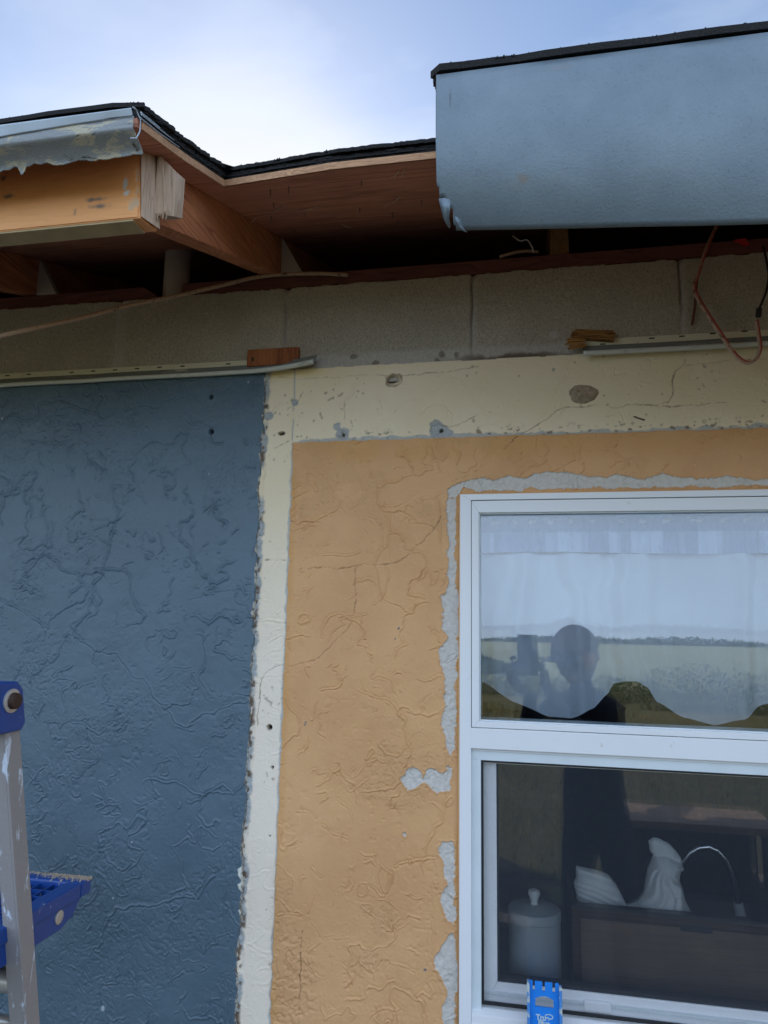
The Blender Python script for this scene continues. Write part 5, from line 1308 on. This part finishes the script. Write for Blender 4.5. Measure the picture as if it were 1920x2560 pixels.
for k in range(26000):
    y = -3.2-rnd.random()**1.4*16; x = -6+rnd.random()*15
    dens = float(_TAB[int(x*1.7) & 255, int(-y*1.7) & 255]); 
    if rnd.random() > dens*1.3: continue
    h_ = rnd.uniform(.04, .13)*(1+2.2*(x < -.6)*(y < -3.5)); th = rnd.random()*6.28; w_ = .004+.0007*abs(y); lx = rnd.gauss(0, .3)*h_; ly = rnd.gauss(0, .3)*h_
    b.add([(x-w_*math.cos(th), y-w_*math.sin(th), GZ), (x+w_*math.cos(th), y+w_*math.sin(th), GZ), (x+lx, y+ly, GZ+h_)], [(0, 1, 2)])
tag(b.build('grass', bladem, None), 'dry yellow green grass on the yard', 'grass', kind='stuff')
# lumber on the ground that shows in the panes
def plank(c, l, w_, t, ang, tilt=0, mat=None, label='', grp=None):
    b = MB(); b.box(-l/2, l/2, -w_/2, w_/2, 0, t); o = b.build('plank', mat or M['endgrain'], None, bevel=.004); o.matrix_world = Matrix.Translation(c) @ Matrix.Rotation(ang, 4, 'Z') @ Matrix.Rotation(tilt, 4, 'Y')
    return tag(o, label, 'plank', grp)
plank((-.75, -3.4, GZ+.002), 1.6, .14, .038, .25, 0, None, 'pale plank lying lowest in the pile on the yard', 'planks lying on the yard')
plank((-.70, -3.55, GZ+.041), 1.5, .14, .038, .95, 0, None, 'pale plank laid slantwise on the top of the pile', 'planks lying on the yard')
plank((1.9, -4.4, GZ+.002), 2.4, .19, .045, .05, 0, None, 'long thick plank lying alone on the right of the yard', 'planks lying on the yard')
# sawhorse bench standing in the yard
bn = empty('work_bench', (.95, -3.2, GZ), 'low timber work bench standing in the yard behind the photographer', 'bench')
b = MB(); b.box(.55, 1.35, -3.42, -2.98, GZ+.66, GZ+.70); b.build('bench_top', M['endgrain'], bn, bevel=.003)
for xx in (.6, 1.26):
    for yy in (-3.38, -3.06):
        b = MB(); b.box(xx, xx+.05, yy, yy+.05, GZ+.001, GZ+.6595); b.build('leg', M['attic'], bn)
b = MB(); b.box(.62, 1.28, -3.37, -3.35, GZ+.2, GZ+.62); b.build('panel', M['attic'], bn)

# ------------------------------------------------------------------ the photographer and the phone (seen mirrored)
skin = simple('skin', (.20, .105, .07), .5, var=.08, vs=40); navy = simple('dark_navy_shirt', (.018, .024, .045), .85, var=.2, vs=40); jeans = simple('dark_trousers', (.02, .022, .03), .9, var=.2, vs=60)
hair = simple('reddish_brown_hair', (.16, .06, .03), .7, var=.3, vs=90)
person = empty('person', (.26, -1.98, GZ), 'person in dark shirt and trousers holding up a phone, seen mirrored in the window', 'person')
def skinned(name, verts, edges, mat, root=0, sub=2):
    me = bpy.data.meshes.new(name); me.from_pydata([v[:3] for v in verts], edges, []); me.update()
    o = link(name, me, mat, person)
    sk = o.modifiers.new('skin', 'SKIN'); sk.use_smooth_shade = True
    if not me.skin_vertices: me.attributes  # layer is made by the modifier
    for i, v in enumerate(verts):
        r = v[3]; ry_ = v[4] if len(v) > 4 else r
        me.skin_vertices[0].data[i].radius = (r, ry_)
    me.skin_vertices[0].data[root].use_root = True
    sb = o.modifiers.new('sub', 'SUBSURF'); sb.levels = sub; sb.render_levels = sub
    return o
def skinned_safe(*a, **k):
    try: return skinned(*a, **k)
    except Exception as e:
        print('skin failed', e); raise
hx, hy = .215, -1.86          # head
# shoulders turned: facing the wall and to the left
ZP = .085
V = [(.30, -1.98, -.80, .13, .10), (.29, -1.96, -.62, .125, .10), (.275, -1.94, -.44, .15, .11), (.255, -1.91, -.345, .09, .08), (.24, -1.885, -.29, .052), (hx+.012, hy-.01, -.24, .052),
     (.10, -1.86, -.375, .055), (-.03, -1.76, -.50, .043), (.005, -1.60, -.36, .034), (.020, -1.485, -.20, .024),            # left arm in the mirror
     (.375, -1.95, -.385, .056), (.37, -1.80, -.56, .043), (.24, -1.62, -.40, .034), (.085, -1.485, -.205, .024),
     (.22, -1.95, -.90, .085), (.20, -1.93, -1.28, .058), (.19, -1.97, -1.62, .042), (.17, -1.87, -1.68, .036),
     (.38, -2.0, -.90, .085), (.40, -1.99, -1.28, .058), (.41, -2.02, -1.62, .042), (.40, -1.92, -1.68, .036)]
E_ = [(0,1),(1,2),(2,3),(3,4),(4,5),(3,6),(6,7),(7,8),(8,9),(3,10),(10,11),(11,12),(12,13),(0,14),(14,15),(15,16),(16,17),(0,18),(18,19),(19,20),(20,21)]
V = [(v[0], v[1], v[2]+(ZP if k < 7 or k in (10,) else (ZP*.5 if k in (7, 11, 14, 18) else (.02 if k in (8, 12) else 0))))+tuple(v[3:]) for k, v in enumerate(V)]
skinned_safe('body', V, E_, navy)
# head as a shaped lathe-like mesh
def head():
    b = MB(); n1, n2 = 32, 24; f = Vector((-.75, .66, -.22)).normalized(); s = f.cross(Vector((0, 0, 1))).normalized(); u = s.cross(f); c = Vector((hx, hy, -.072))
    for j in range(n2+1):
        ph = math.pi*j/n2
        for i in range(n1):
            th = 2*math.pi*i/n1; x = math.sin(ph)*math.sin(th); y = math.sin(ph)*math.cos(th); z = math.cos(ph)
            wx = .078*(1-.18*max(0, -z)); wy = .098*(1-.10*max(0, -z)); px_, py_, pz = x*wx, y*wy, z*.120
            if y > .55:
                g = math.exp(-(x/.16)**2)
                py_ += .024*g*math.exp(-((z+.12)/.13)**2)+.006*math.exp(-(x/.35)**2)*math.exp(-((z+.48)/.08)**2)+.008*math.exp(-(x/.3)**2)*math.exp(-((z+.78)/.15)**2)
                py_ -= .010*(math.exp(-((abs(x)-.36)/.13)**2))*math.exp(-((z-.08)/.10)**2)
            b.v.append(tuple(c+s*px_+f*py_+u*pz))
    for j in range(n2):
        for i in range(n1): b.f.append((j*n1+i, j*n1+(i+1) % n1, (j+1)*n1+(i+1) % n1, (j+1)*n1+i))
    b.build('head', skin, person, smooth=2)
    h = MB()
    for j in range(13):
        ph = math.pi*.56*j/12
        for i in range(n1):
            th = 2*math.pi*i/n1; back = 1-.62*max(0, math.cos(th)); p2 = ph*back
            x = math.sin(p2)*math.sin(th); y = math.sin(p2)*math.cos(th); z = math.cos(p2)
            h.v.append(tuple(c+s*x*.086+f*y*.106+u*(z*.129)))
    for j in range(12):
        for i in range(n1): h.f.append((j*n1+i, j*n1+(i+1) % n1, (j+1)*n1+(i+1) % n1, (j+1)*n1+i))
    h.build('hair', hair, person, smooth=2)
    h = MB()
    for j in range(12):
        ph = math.pi*.47*j/11
        for i in range(n1):
            th = 2*math.pi*i/n1; x = math.sin(ph)*math.sin(th); y = math.sin(ph)*math.cos(th); z = math.cos(ph)
            h.v.append(tuple(c+s*x*.092+f*(y*.112)+u*(z*.118+.022)))
    for j in range(11):
        for i in range(n1): h.f.append((j*n1+i, j*n1+(i+1) % n1, (j+1)*n1+(i+1) % n1, (j+1)*n1+i))
    cap = h.build('cap', simple('faded_red_cap', (.035, .022, .03), .9, var=.2, vs=60), person, smooth=2, solid=.002)
    h = MB(); rows = []
    for j in range(6):
        r_ = .100+.072*j/5; rows.append([c+s*math.sin(t)*min(r_, .10+.02*j/5)+f*(math.cos(t)*r_)+u*(.030-.012*j/5-.010*abs(math.sin(t))) for t in [(-1.0+2.0*i/14) for i in range(15)]])
    h.surf(rows); h.build('brim', navy, cap, smooth=2, solid=.003)
    for sg in (-1, 1):
        e = MB(); pc = c+s*sg*.079-f*.005-u*.010; e.tube([pc+u*.03, pc+u*.015+s*sg*.006-f*.008, pc-u*.01+s*sg*.006-f*.006, pc-u*.028], [.006, .011, .010, .005], 10); e.build('ear', skin, person, smooth=True)
        e = MB(); pc = c+s*sg*.029+f*.086+u*.010; e.tube([pc-f*.004, pc+f*.004, pc+f*.006], [.009, .008, .003], 12); e.build('eye', M['ceramic'], person, smooth=True)
    e = MB(); pc = c+f*.095-u*.052; e.tube([pc-s*.024-f*.006, pc, pc+s*.024-f*.006], [.003, .006, .003], 8); e.build('mouth', simple('lip', (.14, .06, .05), .6), person, smooth=True)
head()
# phone just behind the lens
phone = empty('phone', (.010, -1.425, -.06), 'thin dark phone held up in both hands, mirrored in the upper pane', 'phone')
b = MB(); b.box(-.030, .046, -1.4270, -1.4190, -.140, .012); b.build('case', simple('phone_case', (.05, .055, .07), .3), phone, bevel=.003, seg=3)
b = MB(); b.tube([(0, -1.4188, 0), (0, -1.4165, 0)], .007, 20); b.build('camera_lens', M['gasket'], phone, smooth=True)
# hands : palm plus five bent fingers each
def hand(sg, root):
    b_v = []; b_e = []
    wx, wy, wz = root
    px_ = .008+sg*.055
    b_v = [(wx, wy, wz, .020), (px_+sg*.006, -1.452, -.150, .019, .028), (px_+sg*.004, -1.445, -.110, .018, .026)]
    b_e = [(0, 1), (1, 2)]
    o = skinned_safe('hand', b_v, b_e, skin, 0, 2)
    for k in range(4):
        z0 = -.075-.021*k; L_ = (.030, .034, .031, .025)[k]
        skinned_safe('finger', [(px_+sg*.004, -1.440, z0-.01, .0095), (px_+sg*.004, -1.428, z0, .0088), (px_-sg*.004, -1.413, z0+.001, .0082), (px_-sg*L_*.55, -1.4105, z0+.001, .0070)], [(0, 1), (1, 2), (2, 3)], skin, 0, 1)
    skinned_safe('thumb', [(px_+sg*.002, -1.450, -.130, .011), (px_-sg*.010, -1.442, -.105, .0100), (px_-sg*.022, -1.436, -.082, .0085)], [(0, 1), (1, 2)], skin, 0, 1)
hand(-1, (.020-.03, -1.487, -.205)); hand(1, (.085, -1.487, -.205))
